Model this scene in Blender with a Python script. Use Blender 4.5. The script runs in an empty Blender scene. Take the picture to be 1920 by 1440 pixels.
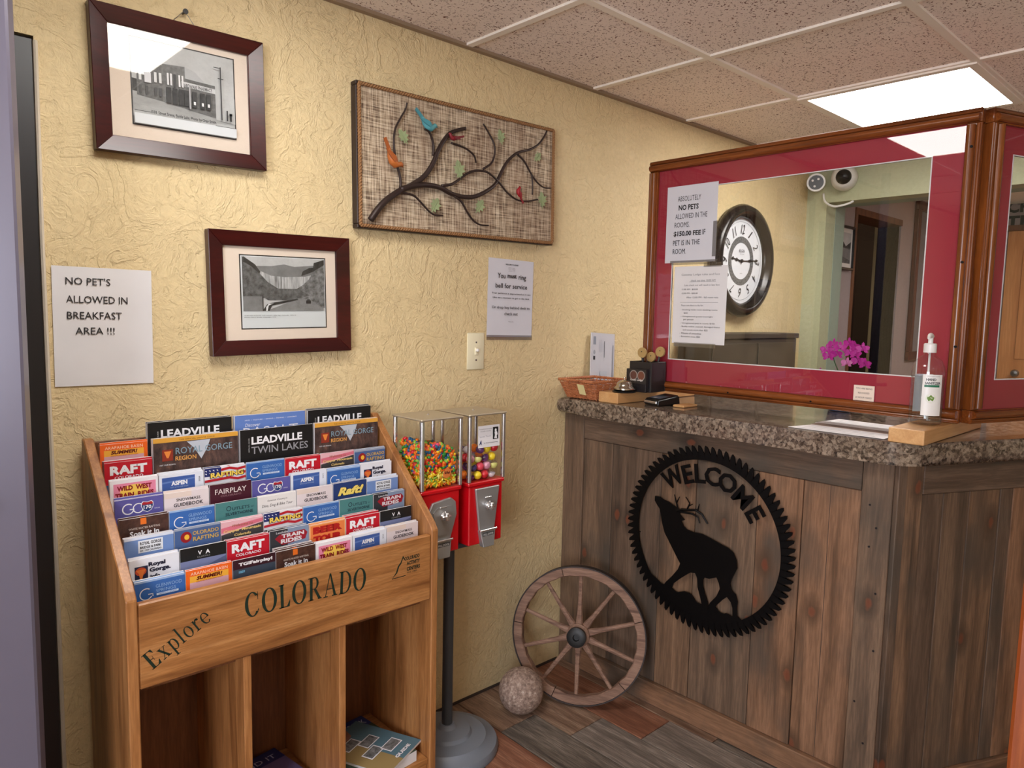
import bpy, bmesh, math, random
from mathutils import Vector, Matrix
rnd = random.Random(7)
C = bpy.context.scene.collection
PI = math.pi
# ------------------------------------------------------------------ camera
cd = bpy.data.cameras.new('camera'); cam = bpy.data.objects.new('camera', cd); C.objects.link(cam)
cd.sensor_width = 36; cd.lens = 1347.25 * 36 / 1920; cd.shift_x = -0.0033; cd.shift_y = -0.0021
cd.clip_start = 0.02
yaw, pitch, roll = 0.7523, 0.0957, 0.0214
cy_, sy_, cp_, sp_ = math.cos(yaw), math.sin(yaw), math.cos(pitch), math.sin(pitch)
fw = Vector((sy_*cp_, cy_*cp_, -sp_)); rt = Vector((cy_, -sy_, 0)); up = rt.cross(fw)
r2 = rt*math.cos(roll) + up*math.sin(roll); u2 = -rt*math.sin(roll) + up*math.cos(roll)
cam.matrix_world = Matrix(((r2.x, u2.x, -fw.x, -2.037), (r2.y, u2.y, -fw.y, -1.8668), (r2.z, u2.z, -fw.z, 1.357), (0, 0, 0, 1)))
bpy.context.scene.camera = cam
# ------------------------------------------------------------------ world and exposure
w = bpy.data.worlds.new('world'); bpy.context.scene.world = w; w.use_nodes = True
w.node_tree.nodes['Background'].inputs[0].default_value = (0.9, 0.85, 0.8, 1)
w.node_tree.nodes['Background'].inputs[1].default_value = 0.15
vs = bpy.context.scene.view_settings
vs.view_transform = 'Standard'; vs.look = 'None'; vs.gamma = 1; vs.exposure = 0.46; vs.use_curve_mapping = False
LAMP = 12.5
ZC = 2.197
L = bpy.data.lights.new('window_daylight', 'AREA'); L.shape = 'RECTANGLE'; L.size = 1.6; L.size_y = 1.2; L.energy = 62; L.color = (.86, .9, 1)
wl_ = bpy.data.objects.new('window_daylight', L); wl_.location = (-4.02, -2.5, 1.35); wl_.rotation_euler = (PI/2, 0, -PI/2); C.objects.link(wl_)
bpy.context.scene.cycles.diffuse_bounces = 8; bpy.context.scene.cycles.max_bounces = 16; bpy.context.scene.cycles.transparent_max_bounces = 24
# ------------------------------------------------------------------ helpers
def S(r, g, b):
    f = lambda c: (c/255/12.92) if c/255 <= 0.04045 else ((c/255+0.055)/1.055)**2.4
    return (f(r), f(g), f(b), 1)
class N:
    def __init__(s, name):
        s.m = bpy.data.materials.new(name); s.m.use_nodes = True; s.t = s.m.node_tree
        s.b = s.t.nodes['Principled BSDF']; s.out = s.t.nodes['Material Output']
    def n(s, k, **kw):
        o = s.t.nodes.new(k)
        for a, v in kw.items():
            if hasattr(o, a): setattr(o, a, v)
        return o
    def l(s, a, b): s.t.links.new(a, b)
    def set(s, **kw):
        for k, v in kw.items():
            s.b.inputs[k.replace('_', ' ')].default_value = v
        return s
    def coord(s, scale=(1, 1, 1), kind='Object', rand=True):
        tc = s.n('ShaderNodeTexCoord'); mp = s.n('ShaderNodeMapping'); mp.inputs['Scale'].default_value = scale
        s.l(tc.outputs[kind], mp.inputs[0])
        if rand:
            oi = s.n('ShaderNodeObjectInfo'); vm = s.n('ShaderNodeVectorMath', operation='MULTIPLY_ADD')
            cx = s.n('ShaderNodeCombineXYZ'); [s.l(oi.outputs['Random'], cx.inputs[i]) for i in range(3)]
            s.l(cx.outputs[0], vm.inputs[0]); vm.inputs[1].default_value = (37, 53, 71); s.l(mp.outputs[0], vm.inputs[2])
            return vm.outputs[0]
        return mp.outputs[0]
    def noise(s, v, scale, detail=4, rough=.55, dist=0):
        o = s.n('ShaderNodeTexNoise'); o.inputs['Scale'].default_value = scale; o.inputs['Detail'].default_value = detail
        o.inputs['Roughness'].default_value = rough; o.inputs['Distortion'].default_value = dist; s.l(v, o.inputs['Vector']); return o.outputs['Fac']
    def voro(s, v, scale, feature='F1', out='Distance'):
        o = s.n('ShaderNodeTexVoronoi', feature=feature); o.inputs['Scale'].default_value = scale; s.l(v, o.inputs['Vector']); return o.outputs[out]
    def ramp(s, f, stops):
        o = s.n('ShaderNodeValToRGB'); e = o.color_ramp.elements
        while len(e) < len(stops): e.new(0.5)
        for i, (p, c) in enumerate(stops): e[i].position = p; e[i].color = c if len(c) == 4 else (*c, 1)
        s.l(f, o.inputs[0]); return o.outputs[0]
    def mix(s, f, a, b, mode='MIX'):
        o = s.n('ShaderNodeMix', data_type='RGBA', blend_type=mode)
        for inp, v in ((o.inputs[0], f), (o.inputs[6], a), (o.inputs[7], b)):
            if isinstance(v, (int, float, tuple)): inp.default_value = v
            else: s.l(v, inp)
        return o.outputs[2]
    def bump(s, h, strength=.3, dist=.002):
        o = s.n('ShaderNodeBump'); o.inputs['Strength'].default_value = strength; o.inputs['Distance'].default_value = dist
        s.l(h, o.inputs['Height']); s.l(o.outputs[0], s.b.inputs['Normal'])
    def col(s, c): s.l(c, s.b.inputs['Base Color'])
def plain(name, c, rough=.5, metal=0, bump=0, bscale=200, **kw):
    n = N(name); n.set(Base_Color=c, Roughness=rough, Metallic=metal, **kw)
    v = n.coord((1, 1, 1)); f = n.noise(v, 9, 3)
    n.col(n.mix(f, tuple(x*.93 for x in c[:3])+(1,), tuple(min(1, x*1.05) for x in c[:3])+(1,)))
    if bump: n.bump(n.noise(v, bscale, 3), bump, .001)
    return n.m
_pm = {}
def ink(rgb, rough=.45):
    k = (tuple(rgb), rough)
    if k not in _pm:
        n = N('ink_%d' % len(_pm)); n.set(Base_Color=S(*rgb), Roughness=rough); _pm[k] = n.m
    return _pm[k]
def wood(name, dark, mid, light, axis=2, ring=9, rough=.45, knot=None, bumps=.25, stretch=.07, spec=.5, blotch=None, grain=.35):
    n = N(name); sc = [1, 1, 1]; sc[axis] = stretch
    v = n.coord(tuple(sc))
    g = n.noise(v, ring*4, 6, .6, .6); fine = n.noise(v, ring*34, 3, .6)
    c = n.ramp(g, [(.3, dark), (.5, mid), (.72, light)])
    c = n.mix(n.ramp(fine, [(.42, (0, 0, 0, 1)), (.6, (1, 1, 1, 1))]), n.mix(grain, c, dark), c)
    if blotch:
        v2 = n.coord((1, 1, .5) if axis == 2 else (1, 1, 1)); bl = n.noise(v2, 5, 3, .6)
        c = n.mix(n.ramp(bl, [(.5, (0, 0, 0, 1)), (.68, (.8, .8, .8, 1))]), c, blotch)
    if knot:
        v3 = n.coord((1, 1, 1)); sp = n.n('ShaderNodeSeparateXYZ'); n.l(v3, sp.inputs[0]); ad = n.n('ShaderNodeMath', operation='ADD'); cb = n.n('ShaderNodeCombineXYZ')
        o3 = [i for i in range(3) if i != axis]; n.l(sp.outputs[o3[0]], ad.inputs[0]); n.l(sp.outputs[o3[1]], ad.inputs[1]); ml = n.n('ShaderNodeMath', operation='MULTIPLY'); n.l(sp.outputs[axis], ml.inputs[0]); ml.inputs[1].default_value = .55
        n.l(ad.outputs[0], cb.inputs[0]); n.l(ml.outputs[0], cb.inputs[1]); vo = n.n('ShaderNodeTexVoronoi', voronoi_dimensions='2D'); vo.inputs['Scale'].default_value = 4.6; n.l(cb.outputs[0], vo.inputs['Vector'])
        wob = n.n('ShaderNodeMath', operation='MULTIPLY_ADD'); n.l(n.noise(v3, 25, 3), wob.inputs[0]); wob.inputs[1].default_value = .09; n.l(vo.outputs['Distance'], wob.inputs[2])
        c = n.mix(n.ramp(wob.outputs[0], [(.055, (.9, .9, .9, 1)), (.085, (.7, .7, .7, 1)), (.105, (0, 0, 0, 1))]), c, knot)
        c = n.mix(n.ramp(wob.outputs[0], [(.08, (0, 0, 0, 1)), (.1, (.8, .8, .8, 1)), (.2, (0, 0, 0, 1))]), c, dark)
        c = n.mix(n.ramp(n.voro(v3, 160), [(.0, (.18, .18, .18, 1)), (.25, (0, 0, 0, 1))]), c, dark)
    n.col(c); n.set(Roughness=rough); n.b.inputs['Specular IOR Level'].default_value = spec
    n.bump(fine, bumps, .0008); return n.m
class G:
    """collects solid shapes in one bmesh"""
    def __init__(s): s.b = bmesh.new()
    def _mi(s, fs, mi):
        for f in fs: f.material_index = mi
    def box(s, x0, x1, y0, y1, z0, z1, bev=0, mi=0, seg=1):
        vs = [s.b.verts.new(p) for p in ((x0,y0,z0),(x1,y0,z0),(x1,y1,z0),(x0,y1,z0),(x0,y0,z1),(x1,y0,z1),(x1,y1,z1),(x0,y1,z1))]
        fs = [s.b.faces.new([vs[i] for i in q]) for q in ((0,3,2,1),(4,5,6,7),(0,1,5,4),(1,2,6,5),(2,3,7,6),(3,0,4,7))]
        s._mi(fs, mi)
        if bev:
            es = list({e for f in fs for e in f.edges})
            r = bmesh.ops.bevel(s.b, geom=es, offset=bev, segments=seg, affect='EDGES', profile=.5); s._mi(r['faces'], mi)
        return s
    def prism(s, pts, O, U, V, D, mi=0):
        """polygon pts (u,v) on plane O,U,V, extruded along vector D"""
        O, U, V, D = map(Vector, (O, U, V, D))
        a = [s.b.verts.new(O+U*p[0]+V*p[1]) for p in pts]; b = [s.b.verts.new(O+U*p[0]+V*p[1]+D) for p in pts]
        fs = [s.b.faces.new(a), s.b.faces.new(list(reversed(b)))]
        n = len(pts)
        for i in range(n): fs.append(s.b.faces.new((a[i], b[i], b[(i+1) % n], a[(i+1) % n])))
        s._mi(fs, mi); return s
    def lathe(s, prof, c=(0, 0, 0), n=24, mi=0, axis=2, cap=True):
        rings = []
        for r, z in prof:
            ring = []
            for k in range(n):
                a = 2*PI*k/n; p = [r*math.cos(a), r*math.sin(a), z]
                if axis == 1: p = [p[0], z, p[1]]
                if axis == 0: p = [z, p[0], p[1]]
                ring.append(s.b.verts.new((p[0]+c[0], p[1]+c[1], p[2]+c[2])))
            rings.append(ring)
        fs = []
        for i in range(len(rings)-1):
            for k in range(n): fs.append(s.b.faces.new((rings[i][k], rings[i][(k+1) % n], rings[i+1][(k+1) % n], rings[i+1][k])))
        if cap: fs.append(s.b.faces.new(rings[0])); fs.append(s.b.faces.new(rings[-1]))
        s._mi(fs, mi); return s
    def tube(s, pts, rad, n=8, mi=0, closed=False, flat=1):
        pts = [Vector(p) for p in pts]; m = len(pts); rings = []; prev = None
        for i, p in enumerate(pts):
            if closed: t = (pts[(i+1) % m]-pts[i-1])
            else: t = pts[min(i+1, m-1)]-pts[max(i-1, 0)]
            t.normalize()
            if prev is None: a = Vector((0, 0, 1)) if abs(t.z) < .9 else Vector((1, 0, 0)); u = t.cross(a).normalized()
            else: u = (prev - t*prev.dot(t)).normalized()
            prev = u; v = t.cross(u); r = rad[i] if isinstance(rad, (list, tuple)) else rad
            rings.append([s.b.verts.new(p + u*r*math.cos(2*PI*k/n) + v*r*flat*math.sin(2*PI*k/n)) for k in range(n)])
        fs = []
        for i in range(m if closed else m-1):
            A, B = rings[i], rings[(i+1) % m]
            for k in range(n): fs.append(s.b.faces.new((A[k], A[(k+1) % n], B[(k+1) % n], B[k])))
        if not closed: fs.append(s.b.faces.new(rings[0][::-1])); fs.append(s.b.faces.new(rings[-1]))
        s._mi(fs, mi); return s
    def ball(s, c, r, n=12, m=8, sc=(1, 1, 1), mi=0, rot=None):
        R = rot.to_3x3() if rot else Matrix.Identity(3); c = Vector(c); rings = []
        P = lambda a, b: s.b.verts.new(c + R @ Vector((r*sc[0]*math.sin(a)*math.cos(b), r*sc[1]*math.sin(a)*math.sin(b), r*sc[2]*math.cos(a))))
        top, bot = P(0, 0), P(PI, 0)
        for j in range(1, m): rings.append([P(PI*j/m, 2*PI*k/n) for k in range(n)])
        fs = []
        for k in range(n):
            q = (k+1) % n; fs.append(s.b.faces.new((top, rings[0][k], rings[0][q]))); fs.append(s.b.faces.new((bot, rings[-1][q], rings[-1][k])))
            for j in range(m-2): fs.append(s.b.faces.new((rings[j][k], rings[j+1][k], rings[j+1][q], rings[j][q])))
        s._mi(fs, mi); return s
    def poly(s, pts, mi=0):
        f = s.b.faces.new([s.b.verts.new(p) for p in pts]); f.material_index = mi; return s
    def obj(s, name, mats, parent=None, loc=(0, 0, 0), rotz=0, smooth=False, norm=True, shift=True):
        if not isinstance(mats, (list, tuple)): mats = [mats]
        if norm: bmesh.ops.recalc_face_normals(s.b, faces=s.b.faces)
        loc = Vector(loc)
        if shift and loc.length > 0 and rotz == 0:   # verts given in the parent's frame
            for v in s.b.verts: v.co -= loc
        me = bpy.data.meshes.new(name); s.b.to_mesh(me); s.b.free()
        for m in mats: me.materials.append(m)
        if smooth:
            for p in me.polygons: p.use_smooth = True
            if smooth != 'all' and hasattr(me, 'set_sharp_from_angle'): me.set_sharp_from_angle(angle=math.radians(38))
        o = bpy.data.objects.new(name, me); C.objects.link(o); o.parent = parent; o.location = loc; o.rotation_euler = (0, 0, rotz)
        return o
def tag(o, label=None, cat=None, group=None, kind=None):
    if label: o['label'] = label
    if cat: o['category'] = cat
    if group: o['group'] = group
    if kind: o['kind'] = kind
    return o
def thing(name, label, cat, loc=(0, 0, 0), rotz=0, group=None, kind=None):
    o = bpy.data.objects.new(name, None); C.objects.link(o); o.empty_display_size = .05
    o.location = loc; o.rotation_euler = (0, 0, rotz); return tag(o, label, cat, group, kind)
def struct(o): o['kind'] = 'structure'; return o
def dup(root, loc, label=None, rotz=None):
    r = root.copy(); C.objects.link(r); r.location = loc
    if rotz is not None: r.rotation_euler = (0, 0, rotz)
    if label: r['label'] = label
    for ch in list(root.children):
        c = ch.copy(); C.objects.link(c); c.parent = r
        for g in ch.children:
            d = g.copy(); C.objects.link(d); d.parent = c
    return r
# flat print ---------------------------------------------------------------
_tc = {}
_ts = bpy.data.scenes.new('type_setting')
def text_geo(body, bold=0.0, shear=0.0):
    k = (body, bold, shear)
    if k not in _tc:
        cu = bpy.data.curves.new('t', 'FONT'); cu.body = body; cu.offset = bold; cu.shear = shear; cu.resolution_u = 2; cu.fill_mode = 'FRONT'
        o = bpy.data.objects.new('t', cu); _ts.collection.objects.link(o)
        vl = _ts.view_layers[0]; vl.update()
        me = bpy.data.meshes.new_from_object(o.evaluated_get(vl.depsgraph))
        v = [(p.co.x, p.co.y) for p in me.vertices]; f = [tuple(p.vertices) for p in me.polygons]
        bpy.data.objects.remove(o); bpy.data.curves.remove(cu); bpy.data.meshes.remove(me)
        xs = [a for a, b in v]; ys = [b for a, b in v]
        x0, x1, y0, y1 = min(xs), max(xs), min(ys), max(ys)
        _tc[k] = ([((a-x0)/(x1-x0), (b-y0)/(y1-y0)) for a, b in v], f, (x1-x0)/(y1-y0))
    return _tc[k]
class Print:
    def __init__(s, O, U, V):
        s.O, s.U, s.V = Vector(O), Vector(U), Vector(V); s.N = s.U.cross(s.V); s.v = []; s.f = []; s.mi = []; s.mats = []; s.L = 1
    def _m(s, c):
        m = c if not isinstance(c, tuple) else ink(c)
        if m not in s.mats: s.mats.append(m)
        return s.mats.index(m)
    def _add(s, pts, faces, c):
        b = len(s.v); off = s.N*(.00022*s.L)
        s.v += [s.O + s.U*p[0] + s.V*p[1] + off for p in pts]
        mi = s._m(c)
        for f in faces: s.f.append([b+i for i in f]); s.mi.append(mi)
    def poly(s, pts, c): s._add(pts, [range(len(pts))], c); s.L += 1; return s
    def polys(s, lst, c):
        for p in lst: s._add(p, [range(len(p))], c)
        s.L += 1; return s
    def rect(s, x0, y0, x1, y1, c): return s.poly([(x0, y0), (x1, y0), (x1, y1), (x0, y1)], c)
    def ell(s, cx, cy, rx, ry, c, n=20): return s.poly([(cx+rx*math.cos(2*PI*k/n), cy+ry*math.sin(2*PI*k/n)) for k in range(n)], c)
    def text(s, body, x, y, h, c, w=None, al='c', bold=0.0, shear=0.0, rot=0):
        P, F, asp = text_geo(body, bold, shear); W = w if w else asp*h
        dx = {'c': -W/2, 'l': 0, 'r': -W}[al]; ca, sa = math.cos(rot), math.sin(rot)
        pts = []
        for a, b in P:
            X, Y = a*W+dx, b*h - h/2; pts.append((x + X*ca - Y*sa, y + X*sa + Y*ca))
        s._add(pts, F, c); s.L += 1; return s
    def obj(s, name, parent, **kw):
        me = bpy.data.meshes.new(name); me.from_pydata([tuple(v) for v in s.v], [], s.f)
        for m in s.mats: me.materials.append(m)
        for p, i in zip(me.polygons, s.mi): p.material_index = i
        me.validate(); o = bpy.data.objects.new(name, me); C.objects.link(o); o.parent = parent
        for k, v in kw.items(): o[k] = v
        return o
# ------------------------------------------------------------------ serif letters (unit cap height)
def ringarc(cx, cy, rx, ry, tx, ty, a0, a1, n=20):
    out = []
    for k in range(n):
        q = []
        for (t, r) in ((k, 0), (k+1, 0), (k+1, 1), (k, 1)):
            a = math.radians(a0 + (a1-a0)*t/n)
            q.append((cx+(rx-r*tx)*math.cos(a), cy+(ry-r*ty)*math.sin(a)))
        out.append(q)
    return out
def R_(x0, y0, x1, y1): return [(x0, y0), (x1, y0), (x1, y1), (x0, y1)]
def serif(ch):
    t, h, s = .19, .045, .07
    if ch == 'C': return ringarc(.46, .5, .46, .52, .2, .05, 42, 318, 22) + [R_(.78, .66, .82, .98), [(.72, .86), (.82, .9), (.8, .75)], [(.72, .14), (.84, .2), (.82, .3)]], .92
    if ch == 'O': return ringarc(.48, .5, .48, .52, .2, .05, 0, 360, 28), .98
    if ch == 'L': return [R_(.1, 0, .1+t, 1), R_(0, 0, .68, h), R_(0, 1-h, .35, 1), [(.5, h), (.68, h), (.72, .28), (.69, .28)]], .74
    if ch == 'E': return [R_(.1, 0, .1+t, 1), R_(0, 0, .7, h), R_(0, 1-h, .68, 1), R_(.2, .49, .5, .525), [(.5, h), (.7, h), (.74, .27), (.71, .27)], [(.5, 1-h), (.68, 1-h), (.7, .76), (.67, .76)], R_(.48, .38, .51, .63)], .76
    if ch == 'D': return [R_(.1, 0, .1+t, 1), R_(0, 0, .4, h), R_(0, 1-h, .4, 1)] + ringarc(.4, .5, .5, .5, .17, .035, -90, 90, 18), .94
    if ch == 'R': return [R_(.1, 0, .1+t, 1), R_(0, 0, .35, h), R_(0, 1-h, .42, 1), R_(.2, .47, .42, .5)] + ringarc(.42, .735, .29, .265, .15, .035, -90, 90, 14) + [[(.36, .48), (.53, .48), (.86, .04), (.68, .02)], R_(.66, 0, .92, h)], .94
    if ch == 'A': return [[(.42, 1.02), (.52, 1.02), (.9, .03), (.72, .03)], [(.42, 1.02), (.47, .98), (.17, .03), (.12, .03)], R_(0, 0, .3, h), R_(.6, 0, 1, h), R_(.25, .33, .66, .365)], 1.0
    if ch == 'x': return [[(.03, .66), (.19, .66), (.58, 0), (.42, 0)], [(.5, .66), (.54, .66), (.12, 0), (.07, 0)], R_(0, 0, .24, h), R_(.34, 0, .64, h), R_(0, .63, .28, .66), R_(.4, .63, .62, .66)], .66
    if ch == 'p': return [R_(.08, -.3, .2, .66), R_(0, -.3, .3, -.27), R_(0, .63, .15, .66)] + ringarc(.33, .33, .27, .34, .12, .04, -130, 140, 18), .64
    if ch == 'l': return [R_(.08, 0, .2, 1), R_(0, 0, .3, h), R_(0, .97, .15, 1)], .34
    if ch == 'o': return ringarc(.3, .33, .3, .34, .12, .035, 0, 360, 22), .64
    if ch == 'r': return [R_(.08, 0, .2, .66), R_(0, 0, .32, h), R_(0, .63, .15, .66)] + ringarc(.36, .42, .18, .25, .07, .1, 60, 170, 8) + [R_(.38, .53, .5, .65)], .52
    if ch == 'e': return ringarc(.3, .33, .3, .34, .12, .035, 0, 320, 20) + [R_(.1, .33, .58, .365)], .64
    return [], .4
def serif_run(pr, word, path, c, step=None, sxs=.82):
    """word set along path(t)->(x,y,angle,height)"""
    x = 0; items = []
    for ch in word:
        g, wd = serif(ch); items.append((g, wd, x)); x += wd+.1
    tot = x-.1
    for g, wd, x0 in items:
        px, py, a, hh, wtot = path((x0+wd/2)/tot); k = wtot/(tot*hh); ca, sa = math.cos(a), math.sin(a)
        for q in g:
            pts = []
            for (u, v) in q:
                X = (u-wd/2)*hh*k; Y = v*hh; pts.append((px+X*ca-Y*sa, py+X*sa+Y*ca))
            pr._add(pts, [range(len(pts))], c)
    pr.L += 1
# ------------------------------------------------------------------ materials
def mk_wall(name, base, alt, bumpy=.5):
    n = N(name); v = n.coord((1, 1, 1), 'Object', False)
    f = n.noise(v, 2.2, 4); c = n.mix(f, base, alt)
    fine = n.noise(v, 60, 3); c = n.mix(n.ramp(fine, [(.35, (0, 0, 0, 1)), (.7, (1, 1, 1, 1))]), n.mix(.12, c, (.25, .18, .09, 1)), c)
    n.col(c); n.set(Roughness=.62)
    # skip trowel: broad smears with crisp curled edges
    a = n.noise(v, 9, 5, .6, 2.2); st = n.ramp(a, [(.44, (0, 0, 0, 1)), (.49, (.8, .8, .8, 1)), (.55, (.55, .55, .55, 1)), (.62, (1, 1, 1, 1))])
    b = n.noise(v, 38, 4, .6, 1.5); st = n.mix(.3, st, n.ramp(b, [(.4, (0, 0, 0, 1)), (.6, (1, 1, 1, 1))]))
    n.bump(st, bumpy, .0045); return n.m
M = {}
M['wall'] = mk_wall('wall_paint', S(231, 210, 164), S(225, 201, 152), .7)
M['green'] = mk_wall('green_paint', S(190, 194, 160), S(180, 184, 150), .25)
M['sage'] = mk_wall('sage_paint', S(160, 176, 160), S(150, 168, 152), .15)
M['grey_wall'] = mk_wall('grey_paint', S(178, 166, 166), S(168, 156, 158), .12)
M['olive_wall'] = mk_wall('olive_paint', S(170, 150, 110), S(160, 140, 100), .15)
def ceiling_tile_mat():
    n = N('ceiling_tile'); v = n.coord((1, 1, 0.2))
    a = n.noise(v, 44, 3, .6, 3.5); pit = n.ramp(a, [(.355, (1, 1, 1, 1)), (.39, (0, 0, 0, 1))])
    v2 = n.coord((1, 1, .2)); b = n.noise(v2, 130, 2, .5); p2 = n.ramp(b, [(.33, (1, 1, 1, 1)), (.37, (0, 0, 0, 1))])
    pits = n.mix(1.0, pit, p2, 'ADD')
    base = n.mix(n.noise(v, 4, 2), S(248, 236, 226), S(242, 228, 217))
    n.col(n.mix(pits, base, S(122, 84, 68))); n.set(Roughness=.9)
    inv = n.ramp(pits, [(0, (1, 1, 1, 1)), (1, (0, 0, 0, 1))]); n.bump(inv, .5, .002); return n.m
M['tile_c'] = ceiling_tile_mat()
M['grid'] = plain('grid_white', S(246, 238, 226), .5)
M['oak'] = wood('oak', S(122, 76, 40), S(172, 117, 68), S(192, 138, 86), 2, 7, .38)
M['oak_x'] = wood('oak_rail', S(118, 72, 36), S(176, 120, 68), S(196, 142, 88), 0, 7, .36)
M['oak_dk'] = wood('oak_back', S(80, 46, 26), S(122, 76, 46), S(138, 90, 56), 2, 6, .5)
M['pine_x'] = wood('stud_pine', S(190, 140, 88), S(208, 160, 106), S(218, 174, 122), 0, 6, .5, bumps=.1)
M['frame_x'] = wood('cherry_y', S(70, 30, 10), S(128, 68, 26), S(150, 84, 34), 1, 5, .25, bumps=.08)
M['frame_z'] = wood('cherry_z', S(70, 30, 10), S(128, 68, 26), S(150, 84, 34), 2, 5, .25, bumps=.08)
M['knotty'] = wood('knotty_pine', S(104, 46, 18), S(142, 68, 28), S(158, 84, 38), 2, 5, .35, knot=S(90, 30, 12))
PL = [('a', (74, 58, 46), (126, 98, 76), (148, 116, 90)), ('b', (72, 60, 50), (118, 95, 77), (138, 112, 90)), ('c', (84, 62, 46), (138, 103, 78), (158, 119, 92)), ('d', (62, 51, 43), (104, 84, 69), (124, 102, 85))]
for k, a, b, c in PL:
    for nm, ax in (('z', 2), ('y', 1), ('x', 0)):
        M['pk_'+k+nm] = wood('plank_%s%s' % (k, nm), S(*a), S(*b), S(*c), ax, 6, .6, knot=S(112, 62, 42), blotch=S(78, 70, 62), spec=.25)
FL = [('a', (104, 66, 50), (146, 98, 76), (176, 130, 106)), ('b', (84, 76, 70), (138, 126, 116), (176, 164, 152)), ('c', (96, 72, 58), (142, 114, 94), (174, 148, 126)), ('d', (62, 56, 52), (116, 106, 96), (152, 140, 128))]
for k, a, b, c in FL:
    M['fl_'+k] = wood('floor_%s' % k, S(*a), S(*b), S(*c), 1, 8, .42, bumps=.7, stretch=.06, spec=.35, grain=.62)
M['grout'] = plain('grout', S(60, 48, 42), .9)
M['mahog'] = wood('mahogany', S(40, 8, 8), S(62, 14, 13), S(76, 20, 17), 0, 4, .28, bumps=.05)
M['matboard'] = plain('matboard', S(232, 214, 198), .8)
M['paper'] = plain('paper', S(226, 224, 226), .6, bump=.15, bscale=30)
M['sheet'] = plain('paper_cool', S(214, 214, 222), .35, bump=.3, bscale=25)
M['black'] = plain('black_metal', S(14, 13, 14), .35)
M['matt_black'] = plain('matt_black', S(5, 4, 5), .5, **{'Specular_IOR_Level': .2})
M['dark'] = plain('dark_plastic', S(34, 30, 32), .35)
M['red'] = plain('red_enamel', S(196, 8, 22), .25, Coat_Weight=.3)
M['redmat'] = plain('red_mat', S(158, 30, 52), .75)
M['chrome'] = plain('chrome', S(225, 225, 225), .2, .9)
M['steel'] = plain('brushed_steel', S(150, 148, 146), .32, 1)
M['cast'] = plain('cast_zinc', S(168, 168, 168), .35, .6, bump=.2, bscale=300)
M['lid'] = plain('lid_steel', S(186, 174, 152), .4, .5)
M['greyp'] = plain('grey_enamel', S(118, 124, 134), .4)
M['pole'] = plain('pole_grey', S(66, 70, 76), .4)
M['white'] = plain('white_plastic', S(232, 230, 226), .35)
M['ivory'] = plain('ivory_plastic', S(236, 228, 196), .35)
M['wicker'] = wood('wicker', S(140, 78, 44), S(188, 116, 74), S(208, 142, 98), 0, 14, .55)
M['grey_door'] = plain('grey_door', S(104, 99, 114), .3, .1)
M['iron'] = plain('iron_tyre', S(58, 50, 48), .6, .4, bump=.4, bscale=90)
M['hub'] = plain('hub_black', S(40, 40, 40), .45, .3)
M['wheelwood'] = wood('wheel_wood', S(92, 66, 54), S(142, 110, 92), S(164, 132, 112), 0, 12, .75, bumps=.5)
M['brass'] = plain('aged_wood_disc', S(170, 140, 80), .5)
M['bell'] = plain('nickel', S(190, 182, 170), .18, 1)
M['branch'] = plain('branch_metal', S(52, 38, 34), .45, .3, bump=.4, bscale=120)
M['rope'] = plain('rope_edge', S(150, 108, 68), .8, bump=.8, bscale=400)
M['wreath'] = plain('wreath_green', S(28, 40, 34), .8)
def granite():
    n = N('granite'); v = n.coord((1, 1, 1), 'Object', False)
    c1 = n.voro(v, 120, out='Color'); sep = n.n('ShaderNodeSeparateColor'); n.l(c1, sep.inputs[0])
    nz = n.noise(v, 62, 6, .75, 1.0); a = n.ramp(nz, [(.38, S(30, 25, 24)), (.46, S(80, 66, 56)), (.54, S(116, 98, 84)), (.61, S(154, 136, 118)), (.7, S(76, 58, 48))])
    b = n.ramp(sep.outputs[0], [(.2, S(28, 24, 24)), (.45, S(104, 90, 78)), (.8, S(172, 156, 138))])
    n.col(n.mix(.38, a, b)); n.set(Roughness=.16); n.b.inputs['Coat Weight'].default_value = .3; return n.m
M['granite'] = granite()
def stone():
    n = N('rough_stone'); v = n.coord((1, 1, 1)); a = n.noise(v, 90, 4, .7); b = n.voro(v, 120)
    n.col(n.ramp(a, [(.3, S(92, 74, 66)), (.55, S(158, 134, 120)), (.75, S(206, 190, 176))])); n.set(Roughness=.75)
    n.bump(n.mix(.5, a, b), .6, .002); return n.m
M['stone'] = stone()
def weave_mat():
    n = N('jute_weave'); v = n.coord((1, 1, 1), 'Object', False)
    def st(sc, s): 
        mp = n.n('ShaderNodeMapping'); mp.inputs['Scale'].default_value = sc; n.l(v, mp.inputs[0]); return n.noise(mp.outputs[0], s, 3, .6)
    a = st((1, 1, .05), 240); b = st((.05, 1, 1), 240)
    ca = n.ramp(a, [(.4, S(92, 72, 56)), (.5, S(184, 162, 134)), (.6, S(228, 212, 186))]); cb = n.ramp(b, [(.38, S(70, 54, 44)), (.5, S(174, 154, 128)), (.62, S(218, 202, 176))])
    c = n.mix(.5, ca, cb); c = n.mix(n.ramp(st((1, 1, .2), 14), [(.4, (0, 0, 0, 1)), (.7, (.35, .35, .35, 1))]), c, S(120, 82, 64))
    n.col(c); n.set(Roughness=.9); n.bump(n.mix(.5, a, b), .9, .003); return n.m
M['weave'] = weave_mat()
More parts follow.
